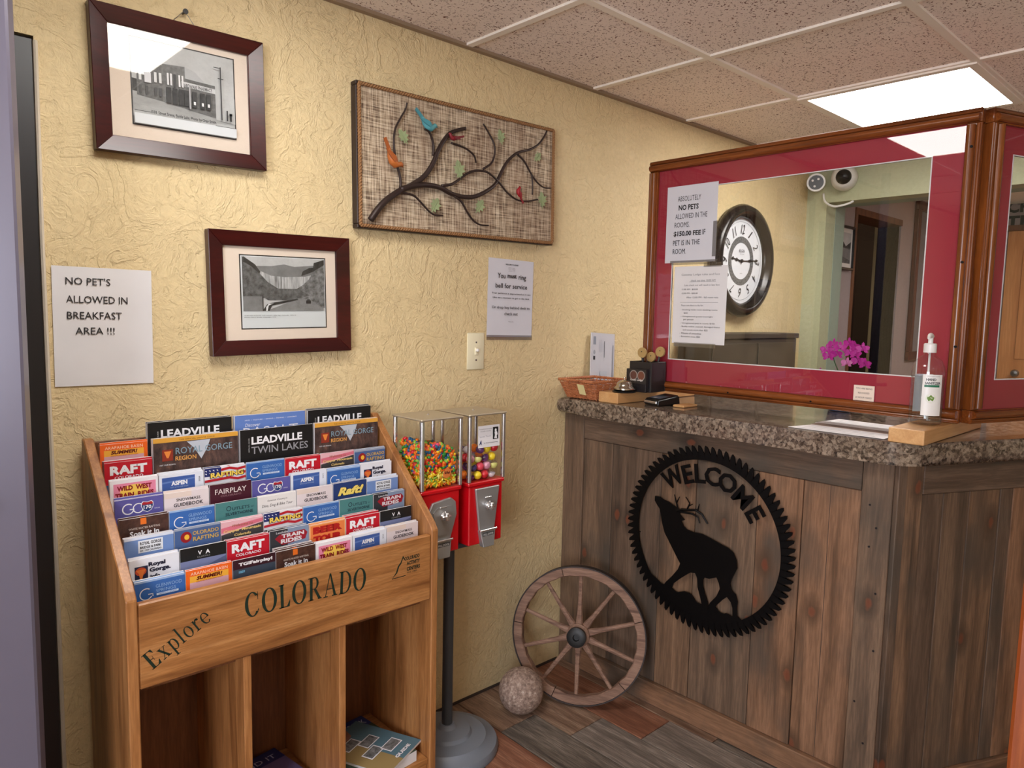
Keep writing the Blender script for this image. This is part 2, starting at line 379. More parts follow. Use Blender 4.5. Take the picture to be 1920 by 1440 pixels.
def glass_mat(name, tint=(1, 1, 1, 1), f0=.08, rough=0.0):
    n = N(name); tr = n.n('ShaderNodeBsdfTransparent'); tr.inputs[0].default_value = tint
    gl = n.n('ShaderNodeBsdfGlossy'); gl.inputs['Roughness'].default_value = rough
    lw = n.n('ShaderNodeLayerWeight'); lw.inputs['Blend'].default_value = .5
    pw = n.n('ShaderNodeMath', operation='POWER'); n.l(lw.outputs['Facing'], pw.inputs[0]); pw.inputs[1].default_value = 5
    ma = n.n('ShaderNodeMath', operation='MULTIPLY_ADD'); n.l(pw.outputs[0], ma.inputs[0]); ma.inputs[1].default_value = .9-f0; ma.inputs[2].default_value = f0
    mx = n.n('ShaderNodeMixShader'); n.l(ma.outputs[0], mx.inputs[0]); n.l(tr.outputs[0], mx.inputs[1]); n.l(gl.outputs[0], mx.inputs[2]); n.l(mx.outputs[0], n.out.inputs[0]); return n.m
M['glass'] = glass_mat('pane_glass', (.98, .99, .98, 1), .07)
M['case'] = glass_mat('case_glass', (.97, .97, .97, 1), .05)
def solid_glass(name, tint, ior=1.4, rough=0.02):
    n = N(name); n.set(Base_Color=tint, Roughness=rough); n.b.inputs['Transmission Weight'].default_value = 1; n.b.inputs['IOR'].default_value = ior; return n.m
def emis(name, c, s):
    n = N(name); e = n.n('ShaderNodeEmission'); e.inputs[0].default_value = c; e.inputs[1].default_value = s; n.l(e.outputs[0], n.out.inputs[0]); return n.m
M['lamp'] = emis('lamp_diffuser', (1, .965, .92, 1), LAMP)
M['bulb'] = emis('bulb', (1, .85, .62, 1), 14)
# ================================================================== ROOM
g = G()
for (x0, x1, z0, z1) in ((-4.2, -2.64, 0, 2.5), (-2.64, -1.712, 1.92, 2.5), (-1.712, 2.5, 0, 2.5), (2.5, 3.27, 2.04, 2.5), (3.27, 4.4, 0, 2.5)):
    g.box(x0, x1, 0, .14, z0, z1)
struct(g.obj('wall_back', M['wall']))
g = G().box(1.885, 2.0, -.11, -.0, 0, 2.4).box(1.885, 2.0, -2.6, -.11, 1.985, 2.4).box(1.885, 2.0, -4.7, -2.6, 0, 2.4)
struct(g.obj('wall_right', M['green']))
g = G().box(2.0, 2.12, -.112, -.0, 0, 2.4).box(2.0, 2.12, -2.6, -.112, 1.986, 2.4)
struct(g.obj('trim_1', M['sage']))
struct(G().box(2.12, 2.5, -.012, 0, 0, 2.4).box(2.5, 3.27, -.012, 0, 2.04, 2.4).box(3.27, 4.3, -.012, 0, 0, 2.4).obj('wall_hallway', M['grey_wall']))
struct(G().box(3.27, 3.29, 0, .16, 0, 2.04).obj('trim_2', M['olive_wall']))
struct(G().box(4.2, 4.3, -3.4, 0, 0, 2.5).box(2.12, 4.3, -3.5, -3.4, 0, 2.5).obj('wall_far', M['grey_wall']))
struct(G().box(2.5, 2.53, -.02, .14, 0, 2.04).box(2.53, 3.27, -.02, .14, 2.0, 2.04).obj('trim_3', M['oak_dk']))
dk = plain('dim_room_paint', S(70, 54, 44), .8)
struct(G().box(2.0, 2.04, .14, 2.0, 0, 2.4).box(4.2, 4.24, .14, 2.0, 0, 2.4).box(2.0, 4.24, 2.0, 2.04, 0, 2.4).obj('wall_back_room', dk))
struct(G().box(-4.2, -4.1, -4.7, 0, 0, 2.5).obj('wall_left', M['wall']))
struct(G().box(-4.2, 2.0, -4.8, -4.7, 0, 2.5).obj('wall_front', M['wall']))
wn = thing('window_1', None, None, (-4.1, -2.5, 1.35), kind='structure')
for q in ((-.86, .86, .6, .66), (-.86, .86, -.66, -.6), (-.86, -.8, -.6, .6), (.8, .86, -.6, .6), (-.02, .02, -.6, .6)): G().box(0, .05, q[0], q[1], q[2], q[3], .004).obj('window_frame', M['white'], wn)
G().box(.005, .01, -.8, .8, -.6, .6).obj('pane', emis('daylight_pane', (.86, .92, 1, 1), 2.0), wn)
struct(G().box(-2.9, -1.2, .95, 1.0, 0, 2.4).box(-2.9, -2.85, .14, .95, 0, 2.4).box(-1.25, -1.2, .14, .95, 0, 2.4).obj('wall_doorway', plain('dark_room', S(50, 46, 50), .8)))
# ceiling
cs = thing('ceiling', None, None, kind='structure')
G().box(-4.2, 4.4, -4.8, 2.1, ZC+.02, ZC+.1).obj('slab', M['grid'], cs)
gx = [.07+.609*k for k in range(-7, 4)]; gy = [0, -.507]+[-.507-.603*k for k in range(1, 8)]
tm = {}
LIGHTS = {(9, 1): 'square ceiling light panel above the service counter', (5, 1): 'square ceiling light panel above the brochure rack', (5, 5): 'square ceiling light panel behind the viewpoint', (8, 5): 'square ceiling light panel deep in the room'}
gx_e = [-4.1]+[x for x in gx if -4.1 < x < 1.8]+[1.885]
cells = {}
for i in range(len(gx_e)-1):
    for j in range(len(gy)-1):
        x0, x1, y1, y0 = gx_e[i]+.004, gx_e[i+1]-.004, gy[j]-.004, gy[j+1]+.004
        cxm = (x0+x1)/2
        isl = any(abs(cxm-(a))<.2 and j == b for a, b in ((.98, 1), (-1.455, 1), (-1.455, 5)))
        if isl: continue
        key = (round(x1-x0, 3), round(y1-y0, 3))
        if key not in tm:
            g = G().box(-key[0]/2, key[0]/2, -key[1]/2, key[1]/2, 0, .012, .002); o = g.obj('tile', M['tile_c'], cs); tm[key] = o
        else: o = tm[key].copy(); C.objects.link(o)
        o.location = ((x0+x1)/2, (y0+y1)/2, ZC+.006)
for x in gx_e[1:-1]: G().box(x-.012, x+.012, -4.7, 0, ZC-.001, ZC+.012).obj('grid_bar', M['grid'], cs, (x, -2, ZC))
for y in gy[1:-1]: G().box(-4.1, 1.885, y-.012, y+.012, ZC-.0016, ZC+.011).obj('grid_bar', M['grid'], cs, (-1, y, ZC))
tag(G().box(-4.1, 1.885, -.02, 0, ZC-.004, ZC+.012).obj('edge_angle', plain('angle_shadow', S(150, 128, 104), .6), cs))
def lamp_panel(x, y, label, s=.272, mt='lamp', z=ZC):
    t = thing('ceiling_light', label, 'light', (x, y, z-.004))
    g = G(); e = .3
    for a in ((-e, e, -e, -s), (-e, e, s, e), (-e, -s, -s, s), (s, e, -s, s)): g.box(*a, -.003, .02)
    g.obj('frame', M['grid'], t)
    G().box(-s, s, -s, s, .0, .012).obj('diffuser', M[mt], t)
M['lamp1'] = emis('lamp_counter', (1, .965, .92, 1), LAMP*1.35)
lamp_panel(.981, -.81, 'square ceiling light panel above the service counter', mt='lamp1')
lamp_panel(-1.455, -.81, 'square ceiling light panel over the brochure rack corner')
M['lamp3'] = emis('lamp_back', (1, .95, .9, 1), LAMP*.15)
lamp_panel(-1.455, -3.22, 'square ceiling light panel behind the viewpoint', mt='lamp3')
M['lamp2'] = emis('lamp_dim', (1, .93, .9, 1), LAMP*1.0)
lamp_panel(3.2, -1.6, 'ceiling light panel in the far hallway', mt='lamp2')
# floor
fs = thing('floor', None, None, kind='structure')
G().box(-4.2, 4.3, -4.8, 2.1, -.06, -.012).obj('subfloor', M['grout'], fs)
cols = 'abcd'; tmesh = {}
over = {(0, 0): 'a', (0, 1): 'b', (1, 0): 'c', (1, 1): 'b', (2, 0): 'c', (2, 1): 'd', (3, 0): 'c', (3, 1): 'a', (2, 2): 'b', (3, 2): 'd', (4, 1): 'b'}
for i in range(-1, 25):
    xr = -.066 - .1575*i; x0, x1 = xr-.1575+.0015, xr-.0015
    y1 = -.557 + .163*i
    while y1 > 0: y1 -= .652
    k = 0; yt = 0.0
    while yt > -4.6:
        a, b = yt-.0015, y1+.0015
        if a-b > .03:
            c = over.get((i, k)) or rnd.choice(cols)
            key = (round(a-b, 3), c)
            if key not in tmesh:
                o = G().box(-.0772, .0772, -(a-b)/2, (a-b)/2, -.012, 0, .0012).obj('tile', M['fl_'+c], fs); tmesh[key] = o
            else: o = tmesh[key].copy(); C.objects.link(o)
            o.location = ((x0+x1)/2, (a+b)/2, rnd.uniform(-.0006, 0))
            k += 1
        yt = y1; y1 -= .652
G().box(.1, 4.3, -4.7, 2.0, -.012, -.001).obj('far_floor', M['fl_c'], fs, (1, -1, 0))
struct(G().box(-.72, -.037, -.008, -.0005, 0, .006).obj('baseboard_back', M['grout']))
# door frame and grey door at far left
t = thing('door_1', 'black metal frame of the doorway beside the no pets notice', None, (-1.715, 0, 0), kind='structure')
G().box(-.10, .002, -.002, .1, 0, 1.915, .003).obj('door_jamb', plain('jamb', S(30, 28, 32), .4), t)
G().box(-.92, -.10, .0, .1, 1.88, 1.915, .003).obj('door_head', M['black'], t)
a = math.atan2(-.30, .80)
t = thing('door_2', 'grey metal door leaf standing open at the left edge', None, (-2.60, -.02, 0), a, kind='structure')
g = G().box(0, .855, -.022, .022, .01, 2.15, .004)
g.obj('door_leaf', M['grey_door'], t)
g = G().tube([(.78, -.022, 1.0), (.78, -.07, 1.0), (.68, -.07, 1.0)], .009, 8); g.obj('door_handle', M['steel'], t, smooth=True)
# worn plaster lip beside the doorway
struct(G().tube([(-1.711, -.001, 0), (-1.710, -.001, .8), (-1.712, -.001, 1.5), (-1.710, -.001, 1.91)], .009, 8, flat=.6).obj('trim_4', plain('bare_plaster', S(214, 202, 184), .8, bump=.8, bscale=60), smooth=True))
# ================================================================== COUNTER
ct = thing('service_counter', 'reception counter clad in knotty weathered grey-brown planks', 'counter', (0, 0, 0))
ys = [-.1, -.238, -.453, -.59, -.806, -.947, -1.11]
tone = 'bdabcc'
for i in range(6):
    y1, y0 = ys[i]-.0012, ys[i+1]+.0012
    g = G().box(-.020-rnd.uniform(0, .0015), 0, y0, y1, .08, .893, .0018)
    g.obj('plank', M['pk_'+tone[i]+'z'], ct, (-.02, (y0+y1)/2, rnd.uniform(.2, .7)))
for y in (-.34, -.7, -1.025): G().box(-.0202, -.0196, y-.0008, y+.0008, .082, .892).obj('shiplap_groove', M['grout'], ct)
G().box(-.026, 0, -.0988, -.001, .0, .984, .0018).obj('stile', M['pk_bz'], ct, (-.02, -.05, .5))
G().box(-.026, 0, -1.109, -.1012, .8945, .984, .0018).obj('top_rail', M['pk_dy'], ct, (-.02, -.6, .94))
G().box(-.036, 0, -1.109, -.1012, .001, .079, .003).obj('base_rail', M['pk_cy'], ct, (-.02, -.6, .04))
G().box(-.027, .0, -1.19, -1.1112, .001, .984, .0015).obj('corner_post', M['pk_bz'], ct, (-.02, -1.15, .5))
G().box(.001, .46, -1.12, -.001, .001, .984).obj('carcass', M['grout'], ct)
A2 = -math.radians(25)
def f2(x0, x1, y0, y1, z0, z1, name, m):
    g = G().box(x0, x1, y0, y1, z0, z1, .0018); o = g.obj(name, m, ct, (-.02, -1.191, 0), A2, shift=False); return o
f2(.001, .03, -.012, .012, .001, .984, 'corner_post', M['pk_dz'])
f2(.0315, .09, -.008, .012, .001, .984, 'stile', M['pk_az'])
xs = [.0915, .17, .265, .38, .43, .54, .66, .78, .9, 1.02, 1.14, 1.26]
for i in range(len(xs)-1):
    o = f2(xs[i]+.0012, xs[i+1]-.0012, -.002-rnd.uniform(0, .001), .015, .085, .893, 'plank', M['pk_'+'dbadcbadcab'[i]+'z'])
f2(.0915, 1.26, -.008, .012, .8945, .984, 'top_rail', M['pk_dx'])
f2(.0915, 1.26, -.014, .012, .001, .0838, 'base_rail', M['pk_cx'])
f2(.0915, 1.26, .02, .4, .001, .984, 'carcass', M['grout'])
for (y, z) in ((-1.155, .80), (-1.14, .745), (-1.165, .62), (-1.17, .46), (-1.13, .30), (-1.16, .19), (-1.135, .86)):
    G().lathe([(.003, -.0285), (.003, -.0265)], (0, y, z), 8, axis=0).obj('nail_head', M['dark'], ct)
# granite top
def arc(cx, cy, r, a0, a1, n): return [(cx+r*math.cos(math.radians(a0+(a1-a0)*k/n)), cy+r*math.sin(math.radians(a0+(a1-a0)*k/n))) for k in range(n+1)]
dx, dy = math.cos(A2), math.sin(A2); nx, ny = dy, -dx
p0 = (-.02+nx*.062, -1.19+ny*.062)
end = (p0[0]+dx*1.35, p0[1]+dy*1.35); bk = (end[0]-nx*.62, end[1]-ny*.62)
pts = [(-.072, -.001), (-.078, -.2), (-.077, -1.1)] + arc(.02, -1.165, .097, 180, 245, 8) + [end, bk, (.55, -1.0), (.55, -.001)]
g = G(); O = Vector((0, 0, .985)); g.prism(pts, O, (1, 0, 0), (0, 1, 0), (0, 0, .06))
es = [e for e in g.b.edges if abs(e.verts[0].co.z-e.verts[1].co.z) < 1e-5]
bmesh.ops.bevel(g.b, geom=es, offset=.027, segments=5, affect='EDGES', profile=.55)
wt = g.obj('worktop', M['granite'], smooth=True)
tag(wt, 'brown speckled granite worktop with rounded edge on the plank counter', 'worktop')
# 2x4 blocks
ZT = 1.0455
def block(name, label, x0, x1, y0, y1, z1=.038):
    o = G().box(x0, x1, y0, y1, ZT, ZT+z1, .003, seg=2).obj(name, M['pine_x'], None, ((x0+x1)/2, (y0+y1)/2, ZT)); tag(o, label, 'wood block'); return o
block('wood_block', 'pale pine block under the silver call bell', -.062, .42, -.284, -.196)
block('wood_block', 'pale pine block under the hand sanitizer bottle', -.068, .43, -1.268, -1.182)
block('wood_wedge', 'small pale wood piece lying beside the black card reader', .045, .13, -.485, -.44, .008)
# ================================================================== GLASS PARTITIONS
def partition(name, label, loc, rotz, W, H, op, inner_right=True):
    """local: x along the panel, -y towards the viewer, z up from the bottom"""
    t = thing(name, label, 'partition', loc, rotz)
    fw_ = .036
    def rail(a, b, c, d, m, nm):
        g = G(); 
        horizontal = (b-a) > (d-c)
        g.box(a, b, -.012, .016, c, d, .002)
        if horizontal:
            o1 = 1 if c > H/2 else -1; mid = (c+d)/2
            g.tube([(a+.006, -.016, mid-o1*.006), (b-.006, -.016, mid-o1*.006)], .011, 10)
            g.tube([(a+.003, -.014, mid+o1*.010), (b-.003, -.014, mid+o1*.010)], .004, 8)
            g.tube([(a+.002, -.012, mid+o1*.0155), (b-.002, -.012, mid+o1*.0155)], .003, 8)
        else:
            o1 = 1 if a > W/2 else -1; mid = (a+b)/2
            g.tube([(mid-o1*.006, -.016, c+.006), (mid-o1*.006, -.016, d-.006)], .011, 10)
            g.tube([(mid+o1*.010, -.014, c+.003), (mid+o1*.010, -.014, d-.003)], .004, 8)
            g.tube([(mid+o1*.0155, -.012, c+.002), (mid+o1*.0155, -.012, d-.002)], .003, 8)
        return g.obj(nm, m, t, (a, 0, c), smooth=True)
    mh = M['frame_h']
    rail(0, W, H-fw_, H, mh, 'frame_rail'); rail(0, W, 0, fw_, mh, 'frame_rail')
    rail(0, fw_, fw_+.0005, H-fw_-.0005, M['frame_z'], 'frame_stile'); rail(W-fw_, W, fw_+.0005, H-fw_-.0005, M['frame_z'], 'frame_stile')
    x0, x1, z0, z1 = op; e = fw_-.004
    g = G()
    for q in ((e, W-e, e, z0), (e, W-e, z1, H-e), (e, x0, z0, z1), (x1, W-e, z0, z1)): g.box(q[0], q[1], .001, .005, q[2], q[3])
    g.obj('red_mat', M['redmat'], t)
    g = G(); b = .003
    for q in ((x0-b, x1+b, z0-b, z0), (x0-b, x1+b, z1, z1+b), (x0-b, x0, z0, z1), (x1, x1+b, z0, z1)): g.box(q[0], q[1], -.0002, .0056, q[2], q[3])
    g.obj('mat_bevel', M['paper'], t)
    g = G().poly([(e, -.003, e), (W-e, -.003, e), (W-e, -.003, H-e), (e, -.003, H-e)]); g.obj('glass_pane', M['glass'], t, norm=False)
    for zz in (H*.25, H*.52, H*.88): G().lathe([(.0035, -.0275), (.0035, -.02)], (W-fw_/2, 0, zz), 8, axis=1).obj('screw_head', M['matt_black'], t)
    for xx in (W*.35, W*.62): G().lathe([(.003, -.0275), (.003, -.02)], (xx, 0, fw_*.55), 8, axis=1).obj('screw_head', M['matt_black'], t)
    return t
M['frame_h'] = wood('cherry_h', S(66, 28, 10), S(126, 66, 26), S(148, 82, 34), 0, 5, .25, bumps=.08)
P1 = partition('partition_panel', 'wide framed glass screen with red mat standing across the counter', (.162, -.226, 1.0845), -PI/2, 1.056, .829, (.107, .937, .119, .72))
P2 = partition('partition_panel', 'second red-matted framed screen, angled away at the picture edge', (.176, -1.29, 1.0845), -math.radians(20), 1.05, .829, (.11, .94, .119, .72))
def glass_sign(name, label, u0, u1, z0, z1, fn, mat='sheet', off=-.0035, grp=None):
    """sheet on the front of the first panel; u = distance along it"""
    t = thing(name, label, 'sign', (.162, -.226, 1.0845), -PI/2, grp)
    G().box(u0, u1, off-.0008, off-.0001, z0, z1).obj('sheet', M[mat], t)
    p = Print((u0, off-.0009, z0), (1, 0, 0), (0, 0, 1)); fn(p, u1-u0, z1-z0); p.obj('printing', t); return t
K = (30, 30, 34); GY = (110, 110, 116)
def s1(p, w, h):
    p.text('ABSOLUTELY', .045, h-.045, .018, K, .095, 'l'); p.text('NO PETS', .05, h-.076, .019, (10, 10, 12), .082, 'l', .03)
    p.text('ALLOWED IN THE', .038, h-.106, .018, K, .13, 'l'); p.text('ROOMS.', .036, h-.136, .018, K, .062, 'l')
    p.text('$150.00 FEE', .034, h-.168, .02, (10, 10, 12), .112, 'l', .03); p.text('IF', .152, h-.166, .018, K, .012, 'l')
    p.text('PET IS IN THE', .033, h-.199, .018, K, .11, 'l'); p.text('ROOM.', .033, h-.229, .018, K, .055, 'l')
t = glass_sign('notice_sheet', 'white sheet reading absolutely no pets, taped to the red screen', .077, .283, .463, .732, s1)
tp = glass_mat('tape', (.8, .8, .8, 1), .15, .2)
G().box(.1, .29, -.0052, -.0046, .455, .47).obj('tape', tp, t); G().box(.27, .287, -.0052, -.0046, .48, .6).obj('tape', tp, t)
def s2(p, w, h):
    p.text('Gateway Lodge rules and fees', w/2, h-.03, .009, GY, w*.72)
    p.text('check out time 10:00 AM', w/2+.012, h-.05, .007, GY, w*.46); p.rect(w*.3, h-.0555, w*.8, h-.0547, GY)
    p.text('Late check out will result in late fees', w/2+.008, h-.066, .006, GY, w*.66)
    p.text('11:00 AM - $20.00', .035, h-.081, .006, K, .065, 'l'); p.text('12:00 PM - $30.00', .035, h-.095, .006, K, .065, 'l')
    p.text('After 12:00 PM - full room rate', w/2+.012, h-.109, .006, GY, w*.6)
    p.rect(.03, h-.127, w-.03, h-.1262, GY); p.text('Please note there is a fee for:', .035, h-.137, .006, GY, .09, 'l')
    for i, s in enumerate(('- Smoking inside room smoking rooms', '$250', '- Unregistered guests overnight', 'per person', '- Unregistered pets in rooms $150', '- Bodily soiled, stained, damaged linens', 'and towels more than $25', '- Misuse of amenities', '- Excessive mess $50')):
        p.text(s, .035+(.012 if s[0] != '-' else 0), h-.153-i*.0118, .0062, (70, 70, 76), min(w*.75, len(s)*.0042), 'l')
t = glass_sign('notice_sheet', 'white sheet of lodge rules and fees, below the no pets sheet', .121, .334, .177, .449, s2, 'paper')
G().box(.13, .3, -.0052, -.0046, .165, .18).obj('tape', tp, t); G().box(.24, .31, -.0052, -.0046, .445, .46).obj('tape', tp, t)
def s3(p, w, h):
    for i, s in enumerate(('YOU ARE BEING', 'RECORDED', '24 HOUR VIDEO')): p.text(s, w/2, h-.009-i*.0135, .005, (70, 60, 60), w*(.8, .55, .8)[i])
glass_sign('warning_label', 'small pale label reading recorded, on the lower edge of the red screen', .773, .832, .036, .081, s3, 'matboard')
# ================================================================== WALL PICTURES
def picture(name, label, x0, x1, z0, z1, fn, ins, tilt=0, fwid=.045):
    cx, cz = (x0+x1)/2, (z0+z1)/2; W, H = x1-x0, z1-z0
    t = thing(name, label, 'picture', (cx, -.002, cz)); t.rotation_euler = (0, tilt, 0)
    def fr(a, b, c, d):
        # mitred moulding, raised outside
        pass
    o = [(-W/2, -H/2), (W/2, -H/2), (W/2, H/2), (-W/2, H/2)]; i_ = [(-W/2+fwid, -H/2+fwid), (W/2-fwid, -H/2+fwid), (W/2-fwid, H/2-fwid), (-W/2+fwid, H/2-fwid)]
    for k in range(4):
        g = G(); a, b = o[k], o[(k+1) % 4]; c, d = i_[(k+1) % 4], i_[k]
        V = [(a[0], 0, a[1]), (b[0], 0, b[1]), (c[0], 0, c[1]), (d[0], 0, d[1]), (a[0], -.026, a[1]), (b[0], -.026, b[1]), (c[0], -.017, c[1]), (d[0], -.017, d[1])]
        vs = [g.b.verts.new(v) for v in V]
        for q in ((0, 1, 2, 3), (4, 7, 6, 5), (0, 4, 5, 1), (1, 5, 6, 2), (2, 6, 7, 3), (3, 7, 4, 0)): g.b.faces.new([vs[j] for j in q])
        bmesh.ops.bevel(g.b, geom=[e for e in g.b.edges], offset=.0012, segments=1, affect='EDGES')
        g.obj('frame_rail' if k % 2 == 0 else 'frame_stile', M['mahog'], t, norm=True)
    G().box(-W/2+.02, W/2-.02, -.009, -.006, -H/2+.02, H/2-.02).obj('mount', M['matboard'], t)
    l, r, b, tp = ins
    p = Print((-W/2+l, -.0092, -H/2+b), (1, 0, 0), (0, 0, 1)); w_, h_ = W-l-r, H-b-tp
    p.rect(-.003, -.003, w_+.003, h_+.003, (26, 24, 26)); p.rect(0, 0, w_, h_, (214, 218, 220)); fn(p, w_, h_); p.obj('print', t)
    G().poly([(-W/2+.03, -.0135, -H/2+.03), (W/2-.03, -.0135, -H/2+.03), (W/2-.03, -.0135, H/2-.03), (-W/2+.03, -.0135, H/2-.03)]).obj('glass_pane', M['glass'], t, norm=False)
    return t
def photo_mat(name, a, b, scale=60, st=(1, 1, 1)):
    n = N(name); v = n.coord(st, 'Object', False); f = n.noise(v, scale, 5, .7)
    n.col(n.ramp(f, [(.35, S(a, a, a)), (.65, S(b, b, b))])); n.set(Roughness=.6); return n.m
PH = {k: photo_mat('photo_'+k, a, b, s, st) for k, a, b, s, st in (('sky', 176, 198, 12, (1, 1, 1)), ('road', 150, 178, 30, (.3, 1, 1)), ('bld', 80, 118, 90, (1, 1, 1)), ('bld2', 96, 130, 90, (1, 1, 1)), ('dark', 38, 66, 80, (1, 1, 1)), ('hill', 52, 112, 70, (1, 1, 1)), ('hill2', 70, 140, 80, (1, 1, 1)), ('far', 112, 132, 25, (1, 1, 1)), ('curtain', 110, 205, 160, (1, 1, .06)), ('tree', 24, 60, 60, (1, 1, 1)), ('asph', 120, 140, 40, (1, 1, 1)))}
def street(p, w, h):
    p.rect(0, .0, w, h, PH['sky']); X = lambda a: a*w; Y = lambda a: a*h
    p.rect(0, Y(.16), w, Y(.44), PH['road'])
    p.poly([(0, Y(.38)), (X(.05), Y(.38)), (X(.06), Y(.52)), (0, Y(.53))], PH['dark'])
    p.poly([(X(.04), Y(.34)), (X(.28), Y(.31)), (X(.28), Y(.74)), (X(.24), Y(.76)), (X(.24), Y(.73)), (X(.2), Y(.73)), (X(.145), Y(.8)), (X(.1), Y(.73)), (X(.045), Y(.72))], PH['bld'])
    p.poly([(X(.28), Y(.31)), (X(.5), Y(.27)), (X(.5), Y(.78)), (X(.28), Y(.76))], PH['bld2'])
    p.poly([(X(.5), Y(.78)), (X(.6), Y(.74)), (X(.7), Y(.63)), (X(.7), Y(.3)), (X(.5), Y(.3))], (176, 176, 178))
    p.poly([(X(.5), Y(.27)), (X(.8), Y(.22)), (X(.8), Y(.62)), (X(.5), Y(.64))], PH['bld'])
    p.poly([(X(.46), Y(.54)), (X(.8), Y(.52)), (X(.8), Y(.58)), (X(.46), Y(.6))], (206, 206, 208))
    p.text('HARDWARE PHARMACY', X(.62), Y(.555), Y(.045), (60, 60, 62), X(.3), bold=.02)
    p.poly([(X(.8), Y(.2)), (w, Y(.18)), (w, Y(.5)), (X(.85), Y(.6)), (X(.8), Y(.6))], PH['sky'])
    for a in (.06, .12, .2, .245): p.rect(X(a), Y(.52), X(a+.025), Y(.64), (214, 214, 214)); p.rect(X(a), Y(.36), X(a+.022), Y(.46), (54, 54, 56))
    p.rect(X(.11), Y(.5), X(.17), Y(.62), (198, 198, 200))
    for a in (.32, .35, .43, .46): p.rect(X(a), Y(.52), X(a+.018), Y(.66), (210, 210, 210))
    p.rect(X(.385), Y(.5), X(.405), Y(.66), (40, 40, 42))
    for a in (.31, .37, .43, .48, .56, .64, .7): p.rect(X(a), Y(.3), X(a+.045), Y(.49), PH['dark'])
    for a in (.57, .65, .71): p.rect(X(a), Y(.33), X(a+.02), Y(.37), (224, 224, 224))
    p.rect(X(.525), Y(.27), X(.54), Y(.54), (166, 166, 168))
    p.rect(X(.845), Y(.2), X(.857), Y(.86), (52, 52, 54)); p.rect(X(.82), Y(.71), X(.88), Y(.72), (52, 52, 54)); p.rect(X(.78), Y(.84), X(.85), Y(.85), (60, 60, 62))
    p.polys([R_(X(.9), Y(.2), X(.915), Y(.33)), R_(X(.935), Y(.2), X(.955), Y(.29)), R_(X(.93), Y(.27), X(.96), Y(.3))], (34, 34, 36))
    p.rect(X(.0), Y(.145), X(.15), Y(.152), (40, 40, 40)); p.rect(0, 0, w, Y(.12), (206, 210, 212)); p.rect(X(.78), Y(.115), w, Y(.12), (40, 40, 40))
    p.text('1018. Street Scene, Battle Lake. Photo by Oran Smith.', X(.47), Y(.15), Y(.05), (34, 34, 36), X(.64), bold=.02)
picture('framed_picture', 'mahogany-framed street photograph, upper one hanging from a nail', -1.609, -1.217, 1.705, 2.023, street, (.084, .073, .072, .055), math.radians(-1.2), .037)
nt = thing('picture_nail', 'black nail with picture wire above the street photograph', 'nail', (-1.406, 0, 2.052))
G().lathe([(.002, 0), (.002, -.018), (.0062, -.018), (.0062, -.022)], (0, 0, 0), 10, axis=1).obj('nail', M['black'], nt)
G().tube([(-.03, -.012, -.03), (0, -.013, .004), (.024, -.012, -.027)], .001, 6).obj('wire', M['steel'], nt)
